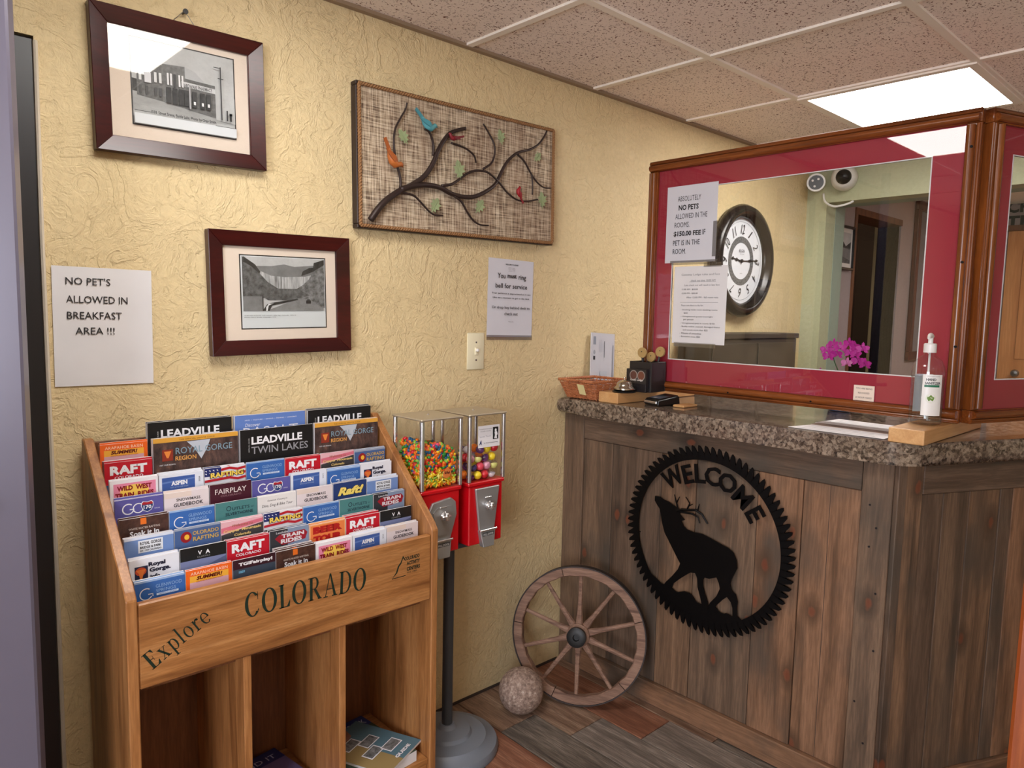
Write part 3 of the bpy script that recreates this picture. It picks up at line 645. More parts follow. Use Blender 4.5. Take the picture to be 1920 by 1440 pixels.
def valley(p, w, h):
    X = lambda a: a*w; b = .24*h; Hh = .75*h; Y = lambda a: b+a*Hh
    p.rect(X(.015), b, X(.99), Y(1), PH['sky'])
    p.poly([(X(.1), Y(.6)), (X(.98), Y(.6)), (X(.98), Y(.9)), (X(.8), Y(.87)), (X(.62), Y(.84)), (X(.5), Y(.88)), (X(.35), Y(.84)), (X(.1), Y(.83))], PH['far'])
    p.poly([(X(.18), Y(.4)), (X(.9), Y(.4)), (X(.9), Y(.72)), (X(.75), Y(.66)), (X(.5), Y(.64)), (X(.34), Y(.66)), (X(.22), Y(.74))], PH['curtain'])
    p.poly([(X(.015), Y(.2)), (X(.6), Y(.3)), (X(.42), Y(.42)), (X(.3), Y(.54)), (X(.22), Y(.68)), (X(.18), Y(.82)), (X(.08), Y(.93)), (X(.015), Y(1))], PH['hill'])
    p.poly([(X(.5), Y(.24)), (X(.99), Y(.05)), (X(.99), Y(.95)), (X(.86), Y(.8)), (X(.8), Y(.62)), (X(.72), Y(.5)), (X(.6), Y(.38))], PH['hill2'])
    p.polys([[(X(.7), Y(.67)), (X(.72), Y(.76)), (X(.8), Y(.83)), (X(.85), Y(.84)), (X(.86), Y(.93)), (X(.99), Y(1)), (X(.99), Y(.9)), (X(.85), Y(.76))], [(X(.03), Y(1)), (X(.16), Y(.86)), (X(.22), Y(.72)), (X(.2), Y(.7)), (X(.12), Y(.82)), (X(.03), Y(.9))]], PH['tree'])
    p.poly([(X(.2), Y(.3)), (X(.4), Y(.42)), (X(.66), Y(.42)), (X(.8), Y(.3)), (X(.6), Y(.2)), (X(.3), Y(.2))], PH['hill'])
    p.poly([(X(.015), 0+b), (X(.24), 0+b), (X(.23), Y(.27)), (X(.015), Y(.27))], PH['far'])
    p.poly([(X(.27), Y(0)), (X(.97), Y(0)), (X(.97), Y(.05)), (X(.8), Y(.22)), (X(.66), Y(.24)), (X(.5), Y(.14))], PH['asph'])
    p.poly([(X(.23), Y(0)), (X(.31), Y(0)), (X(.34), Y(.1)), (X(.66), Y(.21)), (X(.64), Y(.23)), (X(.33), Y(.15)), (X(.28), Y(.12))], PH['tree'])
    p.polys([[(X(.27), Y(0)), (X(.285), Y(0)), (X(.3), Y(.1)), (X(.36), Y(.145)), (X(.3), Y(.13)), (X(.27), Y(.07))]], (226, 226, 226))
    p.rect(X(.23), Y(0), X(.24), Y(.27), (30, 30, 32))
    p.rect(X(.75), Y(.14), X(.81), Y(.2), (44, 44, 46)); p.poly([(X(.76), Y(.2)), (X(.8), Y(.2)), (X(.795), Y(.225)), (X(.765), Y(.225))], (70, 70, 72))
    p.text('CURTAIN ACROSS THE VALLEY, Rifle Gap, Colorado, 1970-72', X(.02), h*.175, h*.016, (40, 40, 40), X(.6), 'l', .01)
    p.text('Photo: Harry Shunk. Copyright 1972', X(.02), h*.15, h*.016, (40, 40, 40), X(.36), 'l', .01)
picture('framed_picture', 'mahogany-framed valley curtain photograph, lower one beside the notice', -1.363, -.970, 1.235, 1.553, valley, (.084, .071, .069, .061), math.radians(-1.2), .038)
# wall notices
def wall_sheet(label, x0, x1, z0, z1, fn, mat='paper', tilt=0):
    t = thing('notice_sheet', label, 'sign', ((x0+x1)/2, -.001, (z0+z1)/2)); W, H = x1-x0, z1-z0
    g = G(); n = 14; gr = {}
    for i in range(n+1):
        for j in range(n+1):
            u, v = i/n, j/n
            y = -.0020-.0006*math.sin(u*7+v*3)*math.sin(v*9)-.0004*math.sin(u*19-v*11)*v*(1-v)*2
            gr[i, j] = g.b.verts.new(((u-.5)*W, y, (v-.5)*H))
    for i in range(n):
        for j in range(n): g.b.faces.new((gr[i, j], gr[i+1, j], gr[i+1, j+1], gr[i, j+1]))
    o = g.obj('sheet', M[mat], t, smooth='all', norm=False)
    p = Print((-W/2, -.0036, -H/2), (1, 0, 0), (0, 0, 1)); fn(p, W, H); p.obj('printing', t); t.rotation_euler = (0, tilt, 0); return t
def n1(p, w, h):
    for s, x, z, ww in (("NO PET'S", .026, .032, .09), ('ALLOWED IN', .026, .073, .125), ('BREAKFAST', .027, .109, .111), ('AREA !!!', .042, .144, .08)):
        p.text(s, x, h-z, .0165, (38, 38, 42), ww, 'l', .006)
wall_sheet('white notice reading no pets allowed in breakfast area, beside the doorway', -1.6975, -1.493, 1.17, 1.439, n1, tilt=math.radians(.3))
def n2(p, w, h):
    p.text('WELCOME TO LODGE', w/2, h-.018, .005, K, w*.28, bold=.02)
    for i in range(4): p.text(('check in at desk', 'front office', 'open daily', 'room keys')[i], w/2, h-.028-i*.0042, .0028, GY, w*.15)
    p.text('You', w*.275, h-.058, .018, K, w*.17, bold=.01); p.text('must', w*.505, h-.0575, .014, (12, 12, 14), w*.2, bold=.03); p.text('ring', w*.735, h-.0615, .022, K, w*.17, bold=.01)
    p.text('bell for service', w/2, h-.092, .0165, K, w*.7, bold=.01)
    p.text('Your patience is appreciated as it can', w/2, h-.119, .0075, K, w*.86, bold=.01); p.text('take me a moment to get to the desk', w/2, h-.134, .0075, K, w*.82, bold=.01)
    p.text('Or drop key behind desk to', w/2, h-.168, .012, K, w*.84, bold=.01); p.text('check out', w/2, h-.188, .0105, K, w*.3, bold=.01)
    p.text('Thank you', w/2, h-.216, .004, K, w*.11)
t = wall_sheet('laminated notice to ring bell for service, below the branch artwork', -.431, -.217, 1.272, 1.541, n2, 'sheet', tilt=math.radians(.8))
G().box(-.108, .108, -.0042, -.0036, -.145, -.128).obj('tape', tp, t)
# light switch
t = thing('light_switch', 'ivory toggle light switch plate on the yellow wall', 'switch', (-.480, 0, 1.2255))
G().box(-.037, .037, -.006, 0, -.062, .062, .004, seg=2).obj('wall_plate', M['ivory'], t, smooth=True); tw = t; t = t.children[0]
G().box(-.006, .006, -.009, -.005, -.013, .013, .001).obj('toggle_slot', M['ivory'], t)
G().box(-.0042, .0042, -.019, -.006, -.001, .009, .0015).obj('toggle', M['white'], t)
for z in (-.03, .03): G().lathe([(.003, -.0075), (.003, -.0055)], (0, 0, z), 8, axis=1).obj('screw_head', M['steel'], t)
# ================================================================== BRANCH ARTWORK
t = thing('branch_artwork', 'woven panel with metal branches, painted birds and leaves', 'wall art', (-.55, -.001, 1.8)); t.rotation_euler = (0, math.radians(-.9), 0)
def aw(x, z): return (x+.55, z-1.8)
AX0, AX1, AZ0, AZ1 = -.394, .391, -.196, .196
G().box(AX0, AX1, -.030, -.022, AZ0, AZ1).obj('woven_panel', M['weave'], t)
g = G()
for q in ((AX0-.008, AX1+.008, AZ1-.004, AZ1+.008), (AX0-.008, AX1+.008, AZ0-.008, AZ0+.004)): g.box(q[0], q[1], -.03, -.001, q[2], q[3], .002)
for q in ((AX0-.008, AX0+.004), (AX1-.004, AX1+.008)): g.box(q[0], q[1], -.03, -.001, AZ0+.0042, AZ1-.0042, .002)
g.obj('panel_frame', M['branch'], t)
for (a, b, c, d) in ((AX0, AZ1, AX1, AZ1), (AX0, AZ0, AX1, AZ0), (AX0, AZ0, AX0, AZ1), (AX1, AZ0, AX1, AZ1)):
    L = math.hypot(c-a, d-b); n = int(L/.006); g = G()
    for ph in (0, PI):
        pts = []
        for k in range(n*2+1):
            s = k/(n*2); a2 = s*L/.018*2*PI+ph; ox = .0028*math.cos(a2); oy = .0028*math.sin(a2)
            pts.append((a+(c-a)*s+(ox if b != d else 0), -.0335+oy, b+(d-b)*s+(ox if b == d else 0)))
        g.tube(pts, .0036, 5)
    g.obj('rope_edging', M['rope'], t, smooth='all')
def curve(pts, sub=4):
    P = [Vector(p) for p in pts]; out = []
    for i in range(len(P)-1):
        p0, p1, p2, p3 = P[max(i-1, 0)], P[i], P[i+1], P[min(i+2, len(P)-1)]
        for k in range(sub):
            s = k/sub; out.append(.5*((2*p1)+(p2-p0)*s+(2*p0-5*p1+4*p2-p3)*s*s+(3*p1-p0-3*p2+p3)*s**3))
    out.append(P[-1]); return out
BR = [([(-.918,1.619),(-.897,1.65),(-.867,1.68),(-.82,1.711),(-.793,1.724),(-.766,1.739),(-.73,1.766),(-.702,1.804),(-.683,1.841),(-.66,1.875),(-.631,1.907),(-.601,1.922),(-.572,1.932)], .010, .0055),
 ([(-.815,1.716),(-.766,1.733),(-.71,1.741),(-.663,1.738),(-.623,1.725),(-.572,1.72),(-.531,1.727),(-.483,1.749),(-.445,1.774),(-.424,1.802),(-.397,1.847),(-.369,1.876),(-.341,1.893),(-.288,1.91),(-.246,1.933),(-.216,1.964),(-.205,1.986)], .009, .003),
 ([(-.663,1.745),(-.628,1.753),(-.599,1.769),(-.568,1.791),(-.532,1.807),(-.49,1.81),(-.457,1.799),(-.423,1.781),(-.389,1.757),(-.348,1.737),(-.306,1.734),(-.252,1.746)], .0045, .0028),
 ([(-.82,1.71),(-.813,1.732),(-.816,1.758),(-.829,1.788),(-.838,1.816),(-.84,1.851),(-.832,1.888),(-.812,1.921),(-.795,1.949),(-.792,1.968)], .0042, .0026),
 ([(-.695,1.831),(-.693,1.862),(-.703,1.886),(-.717,1.899),(-.731,1.903)], .0042, .003), ([(-.625,1.879),(-.59,1.875),(-.565,1.868),(-.538,1.853),(-.527,1.833)], .0038, .0028),
 ([(-.495,1.818),(-.464,1.84),(-.451,1.871),(-.451,1.903),(-.468,1.932),(-.494,1.96)], .0038, .0026), ([(-.815,1.708),(-.775,1.704),(-.747,1.689),(-.71,1.663),(-.686,1.654),(-.659,1.655)], .0038, .0026),
 ([(-.613,1.719),(-.587,1.704),(-.561,1.676),(-.534,1.651),(-.508,1.639),(-.475,1.639)], .004, .0026), ([(-.343,1.886),(-.311,1.868),(-.28,1.835),(-.254,1.808),(-.223,1.791),(-.188,1.792)], .0038, .0024), ([(-.276,1.831),(-.269,1.798),(-.272,1.761)], .003, .0022)]
for i, (pts, r0, r1) in enumerate(BR):
    P = curve([(p[0]+.55, -.046-.004*math.sin(k*1.1+i) if 0 < k else -.044, p[1]-1.8) for k, p in enumerate(pts)])
    n = len(P); G().tube(P, [r0+(r1-r0)*k/(n-1) for k in range(n)], 8).obj('branch', M['branch'], t, smooth='all')
LEAF = [(0, -.5), (.05, -.3), (.2, -.34), (.14, -.16), (.34, -.1), (.24, .04), (.36, .2), (.17, .2), (.14, .36), (0, .5), (-.14, .36), (-.17, .2), (-.36, .2), (-.24, .04), (-.34, -.1), (-.14, -.16), (-.2, -.34), (-.05, -.3)]
lm = plain('leaf_patina', S(150, 164, 120), .6, bump=.4)
for k, (x, z, a, s) in enumerate(((-.803,1.87,-.7,.05), (-.594,1.801,-.2,.065), (-.688,1.683,.5,.055), (-.509,1.698,.6,.055), (-.419,1.931,-.3,.05), (-.248,1.891,.8,.045), (-.224,1.747,-.15,.06))):
    g = G(); vs = []
    c = g.b.verts.new((0, -.002, 0)); ca, sa = math.cos(a), math.sin(a)
    for (u, v) in LEAF:
        vs.append(g.b.verts.new(((u*ca+v*sa)*s, -.006*abs(u)*2 - .001, (-u*sa+v*ca)*s)))
    for i in range(len(vs)): g.b.faces.new((c, vs[i], vs[(i+1) % len(vs)]))
    for v in g.b.verts: v.co += Vector((x+.55, -.042, z-1.8))
    g.tube([(x+.55-.5*s*sa*.9, -.045, z-1.8-.5*s*ca*.9), (x+.55+.4*s*sa, -.047, z-1.8+.4*s*ca)], .0008, 5)
    o = g.obj('leaf', lm, t, (x+.55, -.042, z-1.8)); md = o.modifiers.new('t', 'SOLIDIFY'); md.thickness = .001
def bird(x, z, a, s, c, c2, flip=1, label=None):
    m1 = plain('bird_paint', c, .5, bump=.5, bscale=150); m2 = plain('wing_paint', c2, .5, bump=.5, bscale=150)
    R = Matrix.Rotation(a, 4, 'Y'); root = (x+.55, -.05, z-1.8)
    def tr(p): v = R @ Vector((p[0]*flip*s, p[1]*s, p[2]*s)); return v + Vector(root)
    g = G(); P = [tr(p) for p in ((-.55, 0, .28), (-.42, 0, .24), (-.2, 0, .08), (.05, 0, 0), (.28, 0, .02), (.4, 0, .14), (.47, 0, .26), (.54, 0, .28), (.66, 0, .24))]
    g.tube(P, [.05*s, .09*s, .15*s, .21*s, .2*s, .13*s, .13*s, .09*s, .012*s], 10)
    bb = tag(g.obj('bird_body', m1, t, root, smooth='all'), label)
    g = G(); q = [tr(p) for p in ((.2, -.2, .12), (-.02, -.24, .2), (-.35, -.22, .18), (-.62, -.18, .06), (-.3, -.22, -.04), (.1, -.23, -.06))]
    vs = [g.b.verts.new(v) for v in q]; g.b.faces.new(vs); w = g.obj('wing', m2, bb); w.location = -Vector(root); md = w.modifiers.new('t', 'SOLIDIFY'); md.thickness = .003
    g = G(); q = [tr(p) for p in ((-.4, -.02, .3), (-.95, -.02, .52), (-1.0, -.02, .36), (-.5, -.02, .14))]
    vs = [g.b.verts.new(v) for v in q]; g.b.faces.new(vs); w = g.obj('tail', m2, bb); w.location = -Vector(root); md = w.modifiers.new('t', 'SOLIDIFY'); md.thickness = .003
bird(-.722, 1.914, .35, .056, S(88, 160, 170), S(70, 140, 152), 1, 'turquoise painted metal bird')
bird(-.848, 1.796, .75, .06, S(190, 106, 44), S(160, 84, 36), 1, 'orange painted metal bird')
bird(-.618, 1.893, .1, .036, S(128, 26, 36), S(110, 18, 30), -1, 'dark red painted metal bird')
bird(-.342, 1.757, 1.35, .036, S(158, 22, 34), S(136, 14, 26), -1, 'bright red painted metal bird')
# ================================================================== WELCOME SAW SIGN  (u = -y, v = z on the plank face)
ss = thing('saw_blade_sign', 'black metal saw blade sign with an elk and the word WELCOME', 'sign', (-.0365, -.637, .638))
def sv(p, x=0.0): return (x, -(p[0]-.637), p[1]-.638)
NT = 78; RT, RR, RI = .308, .282, .262
outer = []
for k in range(NT):
    a0 = 2*PI*k/NT; da = 2*PI/NT
    for (f, r) in ((.0, RR), (.25, RR+.006), (.62, RT-.004), (.95, RT), (1.02, RT-.006), (.96, RR+.004)):
        a = a0+da*f; outer.append((r*math.cos(a), r*math.sin(a)))
g = G(); n = len(outer)
A = [g.b.verts.new((-.002, -p[0], p[1])) for p in outer]; B = [g.b.verts.new((.002, -p[0], p[1])) for p in outer]
inn = []
for p in outer: a = math.atan2(p[1], p[0]); inn.append((RI*math.cos(a), RI*math.sin(a)))
A2_ = [g.b.verts.new((-.002, -p[0], p[1])) for p in inn]; B2_ = [g.b.verts.new((.002, -p[0], p[1])) for p in inn]
for i in range(n):
    j = (i+1) % n
    g.b.faces.new((A[i], A[j], A2_[j], A2_[i])); g.b.faces.new((B[i], B2_[i], B2_[j], B[j])); g.b.faces.new((A[i], B[i], B[j], A[j])); g.b.faces.new((A2_[i], A2_[j], B2_[j], B2_[i]))
g.obj('blade_ring', M['matt_black'], ss)
GR = [(.418,.48),(.445,.466),(.48,.448),(.522,.445),(.544,.436),(.572,.448),(.595,.449),(.61,.438),(.619,.426),(.644,.424),(.666,.424),(.69,.432),(.704,.421),(.72,.419),(.73,.425),(.746,.421),(.769,.426),(.79,.416)]
c0 = [(p[0]-.637, p[1]-.638) for p in GR]; a1 = math.degrees(math.atan2(c0[-1][1], c0[-1][0])); a0 = math.degrees(math.atan2(c0[0][1], c0[0][0]))
g = G(); cols_ = []
for k in range(61):
    u = c0[0][0]+(c0[-1][0]-c0[0][0])*k/60
    for a_, b_ in zip(c0[:-1], c0[1:]):
        if a_[0] <= u <= b_[0]+1e-9: zt = a_[1]+(b_[1]-a_[1])*(u-a_[0])/(b_[0]-a_[0]+1e-9)
    zb_ = min(zt-.001, -math.sqrt(max((RI*1.02)**2-u*u, 0)))
    cols_.append([g.b.verts.new((x_, -u, z_)) for x_, z_ in ((-.0018, zt), (-.0018, zb_), (.0018, zb_), (.0018, zt))])
for k in range(60):
    for q in range(4): g.b.faces.new((cols_[k][q], cols_[k+1][q], cols_[k+1][(q+1) % 4], cols_[k][(q+1) % 4]))
g.b.faces.new(cols_[0]); g.b.faces.new(cols_[-1]); g.obj('ground_cutout', M['matt_black'], ss)
DE = [(.441,.745),(.462,.746),(.478,.739),(.499,.736),(.523,.726),(.544,.717),(.542,.702),(.563,.689),(.549,.681),(.558,.668),(.573,.659),(.601,.656),(.629,.658),(.662,.651),(.695,.643),(.726,.636),(.745,.625),(.756,.604),(.76,.579),(.751,.559),(.742,.538),(.739,.522),(.744,.504),(.76,.495),(.767,.473),(.766,.449),(.769,.42),(.753,.417),(.751,.449),(.744,.466),(.73,.478),(.715,.464),(.695,.44),(.688,.428),(.663,.425),(.673,.443),(.693,.469),(.704,.497),(.699,.515),(.69,.53),(.664,.518),(.646,.517),(.641,.508),(.642,.488),(.65,.466),(.662,.44),(.666,.418),(.644,.416),(.635,.446),(.623,.478),(.62,.507),(.611,.522),(.594,.519),(.575,.504),(.553,.485),(.53,.463),(.522,.44),(.484,.436),(.501,.461),(.523,.486),(.545,.516),(.553,.538),(.537,.559),(.518,.585),(.499,.611),(.486,.628),(.472,.666),(.468,.686),(.463,.705),(.452,.716),(.441,.729)]
G().prism([(p[0]-.637, p[1]-.638) for p in DE], (-.0025, 0, 0), (0, -1, 0), (0, 0, 1), (.0035, 0, 0)).obj('elk_cutout', M['matt_black'], ss)
g = G()
for pts, r in (([(.53,.712),(.55,.720),(.569,.723),(.603,.73),(.626,.721),(.648,.695)], .006), ([(.535,.716),(.525,.744),(.518,.765)], .0035), ([(.528,.74),(.538,.761)], .003), ([(.569,.724),(.578,.748),(.562,.766)], .0035), ([(.574,.738),(.589,.747)], .0028), ([(.609,.73),(.614,.753)], .003), ([(.545,.712),(.587,.715),(.612,.708),(.618,.690)], .004)):
    P = [Vector(sv(p)) for p in pts]; n = len(P); g.tube(P, [r*(1-.55*k/(n-1)) for k in range(n)], 6)
g.obj('antlers', M['matt_black'], ss)
WL = [(.509,.822),(.566,.843),(.612,.853),(.657,.853),(.712,.841),(.766,.806),(.810,.762)]
for ch, (u, v) in zip('WELCOME', WL):
    a = math.atan2(v-.638, u-.637)
    Pq, F, asp = text_geo(ch, .022, 0); h = .062; W = asp*h; rot = a-PI/2
    if ch == 'W': W *= .86
    if ch == 'M': W *= .95
    me = bpy.data.meshes.new('letter'); ca, sa = math.cos(rot), math.sin(rot); vv = []
    for (p, q) in Pq:
        X, Y = (p-.5)*W, (q-.5)*h; vv.append((-.002, -(u-.637+X*ca-Y*sa), v-.638+X*sa+Y*ca))
    me.from_pydata(vv, [], F); me.materials.append(M['matt_black']); o = bpy.data.objects.new('letter', me); C.objects.link(o); o.parent = ss
    md = o.modifiers.new('t', 'SOLIDIFY'); md.thickness = .0035; md.offset = 0
for p in ((.898, .672), (.372, .6), (.62, .905)):
    G().tube([sv(p, .001), sv(p, .0155)], .003, 8).obj('standoff', M['black'], ss)
# ================================================================== WAGON WHEEL
RW = .238
wl = Vector((-.262, -.035, 0)); wr = Vector((-.046, -.415, 0))       # rim against the wall, rim against the counter
ax = (wr-wl); ax.z = 0; ax.normalize(); nrm = Vector((ax.y, -ax.x, 0)); nrm = nrm if nrm.dot(Vector((-1, -1, 0))) > 0 else -nrm
tilt = math.radians(9); upv = Vector((-nrm.x*math.sin(tilt), -nrm.y*math.sin(tilt), math.cos(tilt)))
cen = Vector((-.205, -.262, .239))
wh = thing('wagon_wheel', 'old wooden wagon wheel with iron tyre leaning in the corner', 'wheel', cen)
Zn = ax.cross(upv); Zn = Zn if Zn.dot(nrm) > 0 else -Zn; Xw = upv.cross(Zn)
wh.matrix_world = Matrix(((Xw.x, upv.x, Zn.x, cen.x), (Xw.y, upv.y, Zn.y, cen.y), (Xw.z, upv.z, Zn.z, cen.z), (0, 0, 0, 1)))
g = G(); n = 64
prof = [(RW, -.0185), (RW, .0185), (RW-.004, .0185), (RW-.004, -.0185)]; rings = []
for k in range(n):
    a = 2*PI*k/n; rings.append([g.b.verts.new((r*math.cos(a), r*math.sin(a), z)) for r, z in prof])
for k in range(n):
    for j in range(4): g.b.faces.new((rings[k][j], rings[(k+1) % n][j], rings[(k+1) % n][(j+1) % 4], rings[k][(j+1) % 4]))
g.obj('iron_tyre', M['iron'], wh, smooth=True)
J = [math.radians(a) for a in (20, 108, 176, 250, 318, 380)]
for k in range(5):
    g = G(); a0, a1 = J[k]+.006, J[k+1]-.006; m = 16; rr = []
    for i in range(m+1):
        a = a0+(a1-a0)*i/m; ri = RW-.034+.0015*math.sin(i*1.7+k); rr.append([g.b.verts.new((r*math.cos(a), r*math.sin(a), z)) for r, z in ((RW-.0045, -.016), (RW-.0045, .016), (ri+.003, .0165), (ri, .013), (ri, -.013), (ri+.003, -.0165))])
    for i in range(m):
        for j in range(6): g.b.faces.new((rr[i][j], rr[i+1][j], rr[i+1][(j+1) % 6], rr[i][(j+1) % 6]))
    g.b.faces.new(rr[0]); g.b.faces.new(rr[-1][::-1])
    g.obj('felloe', M['wheelwood'], wh, (.2*math.cos((a0+a1)/2), .2*math.sin((a0+a1)/2), 0))
for k in range(10):
    a = math.radians(90+36*k+1); d = Vector((math.cos(a), math.sin(a), 0)); q = Vector((-d.y, d.x, 0)); g = G()
    sec = ((.03, .0125, .011), (.05, .0125, .011), (.08, .009, .009), (.16, .0075, .0075), (RW-.036, .0068, .0068), (RW-.030, .006, .006)); rr = []
    for (r, wq, wz) in sec:
        rr.append([g.b.verts.new(d*r+q*(wq*math.cos(b))+Vector((0, 0, wz*math.sin(b)))) for b in [2*PI*i/8 for i in range(8)]])
    for i in range(len(rr)-1):
        for j in range(8): g.b.faces.new((rr[i][j], rr[i][(j+1) % 8], rr[i+1][(j+1) % 8], rr[i+1][j]))
    g.b.faces.new(rr[0]); g.b.faces.new(rr[-1]); g.obj('spoke', M['wheelwood'], wh, d*.12, smooth=True)
G().lathe([(.0, -.03), (.030, -.03), (.041, -.018), (.041, .016), (.034, .024)], n=28).obj('nave', M['wheelwood'], wh, smooth=True)
G().lathe([(.030, .022), (.034, .03), (.034, .044), (.026, .048), (.012, .048), (.010, .036), (.0, .036)], n=28, cap=False).obj('hub_cap', M['hub'], wh, smooth=True)
# ================================================================== STONE BALL
g = G().ball((0, 0, 0), .0765, 48, 32)
for v in g.b.verts: v.co *= 1+.004*math.sin(v.co.x*90+v.co.z*50)*math.sin(v.co.y*80)
o = g.obj('stone_ball', M['stone'], smooth='all'); o.location = (-.408, -.188, .0765)
tag(o, 'round grey granite ball on the floor beside the wagon wheel', 'ball')
# ================================================================== BROCHURE RACK
rk = thing('brochure_rack', 'oak brochure rack lettered Explore COLORADO against the yellow wall', 'rack', (-1.2685, -.17, 0))
RX, RY = -1.2685, -.17
SP = [(-.022, 0.001), (-.022, 1.052), (-.04, 1.052), (-.33, .785), (-.342, .768), (-.342, .001)]
for x in (-1.655, -.905):
    g = G(); g.prism([(p[0]-RY, p[1]) for p in SP], (x-RX, 0, 0), (0, 1, 0), (0, 0, 1), (.021, 0, 0))
    bmesh.ops.bevel(g.b, geom=[e for e in g.b.edges], offset=.0022, segments=1, affect='EDGES')
    g.obj('side_panel', M['oak'], rk, (x-RX+.01, 0, .5))
XL, XR = -1.633, -.906
def rb(name, m, x0, x1, y0, y1, z0, z1, bev=.0015):
    return G().box(x0-RX, x1-RX, y0-RY, y1-RY, z0, z1, bev).obj(name, m, rk, ((x0+x1)/2-RX, (y0+y1)/2-RY, (z0+z1)/2))
rb('back_panel', M['oak_dk'], XL, XR, -.031, -.023, .02, 1.043)
rb('front_rail', M['oak_x'], XL, XR, -.339, -.321, .577, .757, .003)
rb('shelf', M['oak_x'], XL, XR, -.335, -.033, .10, .118)
rb('shelf', M['oak_x'], XL, XR, -.318, -.033, .5785, .592)
rb('kick_board', M['oak_x'], XL, XR, -.33, -.318, .002, .098)
for x in (-1.419, -1.180): rb('divider', M['oak'], x, x+.018, -.336, -.032, .1185, .5765)
def rackprint(): return Print((0, -.3391-RY, 0), (1, 0, 0), (0, 0, 1))
p = rackprint(); DG = (22, 44, 34)
serif_run(p, 'COLORADO', lambda t: (-1.414+.306*t-RX, .667-.010*t+.004*math.sin(PI*t), (.5-t)*.12, .056, .306), DG)
p.obj('printed_word', rk); p = rackprint()
serif_run(p, 'Explore', lambda t: (-1.608+.122*t-RX, .612+.074*t+.006*t*(1-t), .55, .041, .142), DG)
p.obj('printed_word', rk); p = rackprint()
mx, mz = -1.03-RX, .664
p.poly([(mx, mz), (mx+.012, mz+.014), (mx+.018, mz+.030), (mx+.026, mz+.038), (mx+.034, mz+.055), (mx+.040, mz+.043), (mx+.046, mz+.04), (mx+.040, mz+.040), (mx+.034, mz+.048), (mx+.028, mz+.034), (mx+.022, mz+.028), (mx+.016, mz+.012)], DG)
p.rect(mx, mz-.0015, mx+.042, mz+.0005, DG)
p.text('COLORADO', mx+.062, mz+.045, .010, DG, .048, bold=.03); p.text('ACTIVITY', mx+.066, mz+.031, .010, DG, .042, bold=.03); p.text('CENTERS', mx+.066, mz+.016, .010, DG, .042, bold=.03)
p.text('EST. 1989', mx+.062, mz+.006, .004, DG, .03)
p.obj('printed_emblem', rk)
TY = [-.055+(-.033)*k for k in range(8)]; TZ = [1.037, 1.001, .965, .929, .893, .857, .820, .782]
BH = .226; MH = .267
clear = glass_mat('acrylic', (.9, .9, .9, 1), .08)
for k in range(8):
    rb('tier_board', M['oak_dk'], XL+.001, XR-.001, TY[k]-.0045, TY[k]+.026 if k else TY[k]+.022, TZ[k]-BH-.006, TZ[k]-BH-.0005, 0)
    if k: G().box(XL+.001-RX, XR-.001-RX, TY[k]+.0262-RY, TY[k]+.0275-RY, TZ[k]-BH-.006, TZ[k]-.035).obj('tier_divider', clear, rk)
# --- covers: each op draws in metres from the left edge (x 0..W) and down from the top
W4, WM = .0995, .200
CR = {}
def cover(name, base, fn, W=W4, H=BH):
    CR[name] = (base, fn, W, H)
WH = (236, 236, 240)
def c_glen(p, w, h):
    p.rect(0, h-.004, w, h, (150, 180, 222)); p.polys([ [(q[0]*.013+.022, q[1]*.013+h-.029) for q in r] for r in ringarc(0, 0, 1, 1, .16, .16, 55, 330, 20)] + [R_(.026, h-.031, .036, h-.029), R_(.034, h-.036, .036, h-.029)], WH)
    p.text('GLENWOOD', .067, h-.016, .0075, (150, 186, 226), .052); p.text('SPRINGS', .061, h-.026, .0065, (150, 186, 226), .04)
    p.rect(.042, h-.036, .086, h-.0315, (206, 222, 240)); p.text('OFFICIAL GUIDE', .064, h-.0337, .0028, (60, 100, 170), .036); p.rect(0, 0, w, h-.06, (52, 96, 60))
cover('glenwood', (56, 104, 176), c_glen)
def c_arap(p, w, h):
    p.rect(.008, 0, w-.008, h-.014, (240, 176, 62)); p.rect(.008, 0, w-.008, h-.028, (216, 168, 176)); p.text('ARAPAHOE BASIN', w/2, h-.0085, .007, (250, 220, 190), w*.8)
    p.text('SUMMER!', w/2, h-.0195, .0085, (96, 20, 16), w*.56, bold=.04, shear=.2); p.text('ARAPAHOEBASIN.COM', w/2, h-.0275, .003, (180, 90, 30), w*.58)
    p.poly([(.03, h-.06), (.04, h-.045), (.048, h-.05), (.056, h-.044), (.066, h-.06)], (40, 30, 40))
cover('arapahoe', (240, 104, 30), c_arap)
def c_raft(p, w, h):
    p.text('RAFT', w/2, h-.0185, .021, WH, w*.78, bold=.05); p.text('COLORADO', w/2, h-.0355, .0065, WH, w*.6, bold=.02); p.rect(0, 0, w, h-.05, (60, 90, 130))
cover('raft', (190, 20, 40), c_raft)
def c_wild(p, w, h):
    p.rect(.007, .01, w-.005, h-.008, (232, 140, 170)); p.ell(w/2, h-.028, .03, .016, (244, 204, 90)); p.text('WILD  WEST', w/2, h-.019, .0115, (140, 20, 34), w*.72, bold=.05); p.text('TRAIN  RIDES', w/2, h-.035, .0115, (140, 20, 34), w*.8, bold=.05)
    p.rect(.02, .02, w-.02, h-.05, (90, 110, 90))
cover('wild_west', (236, 232, 236), c_wild)
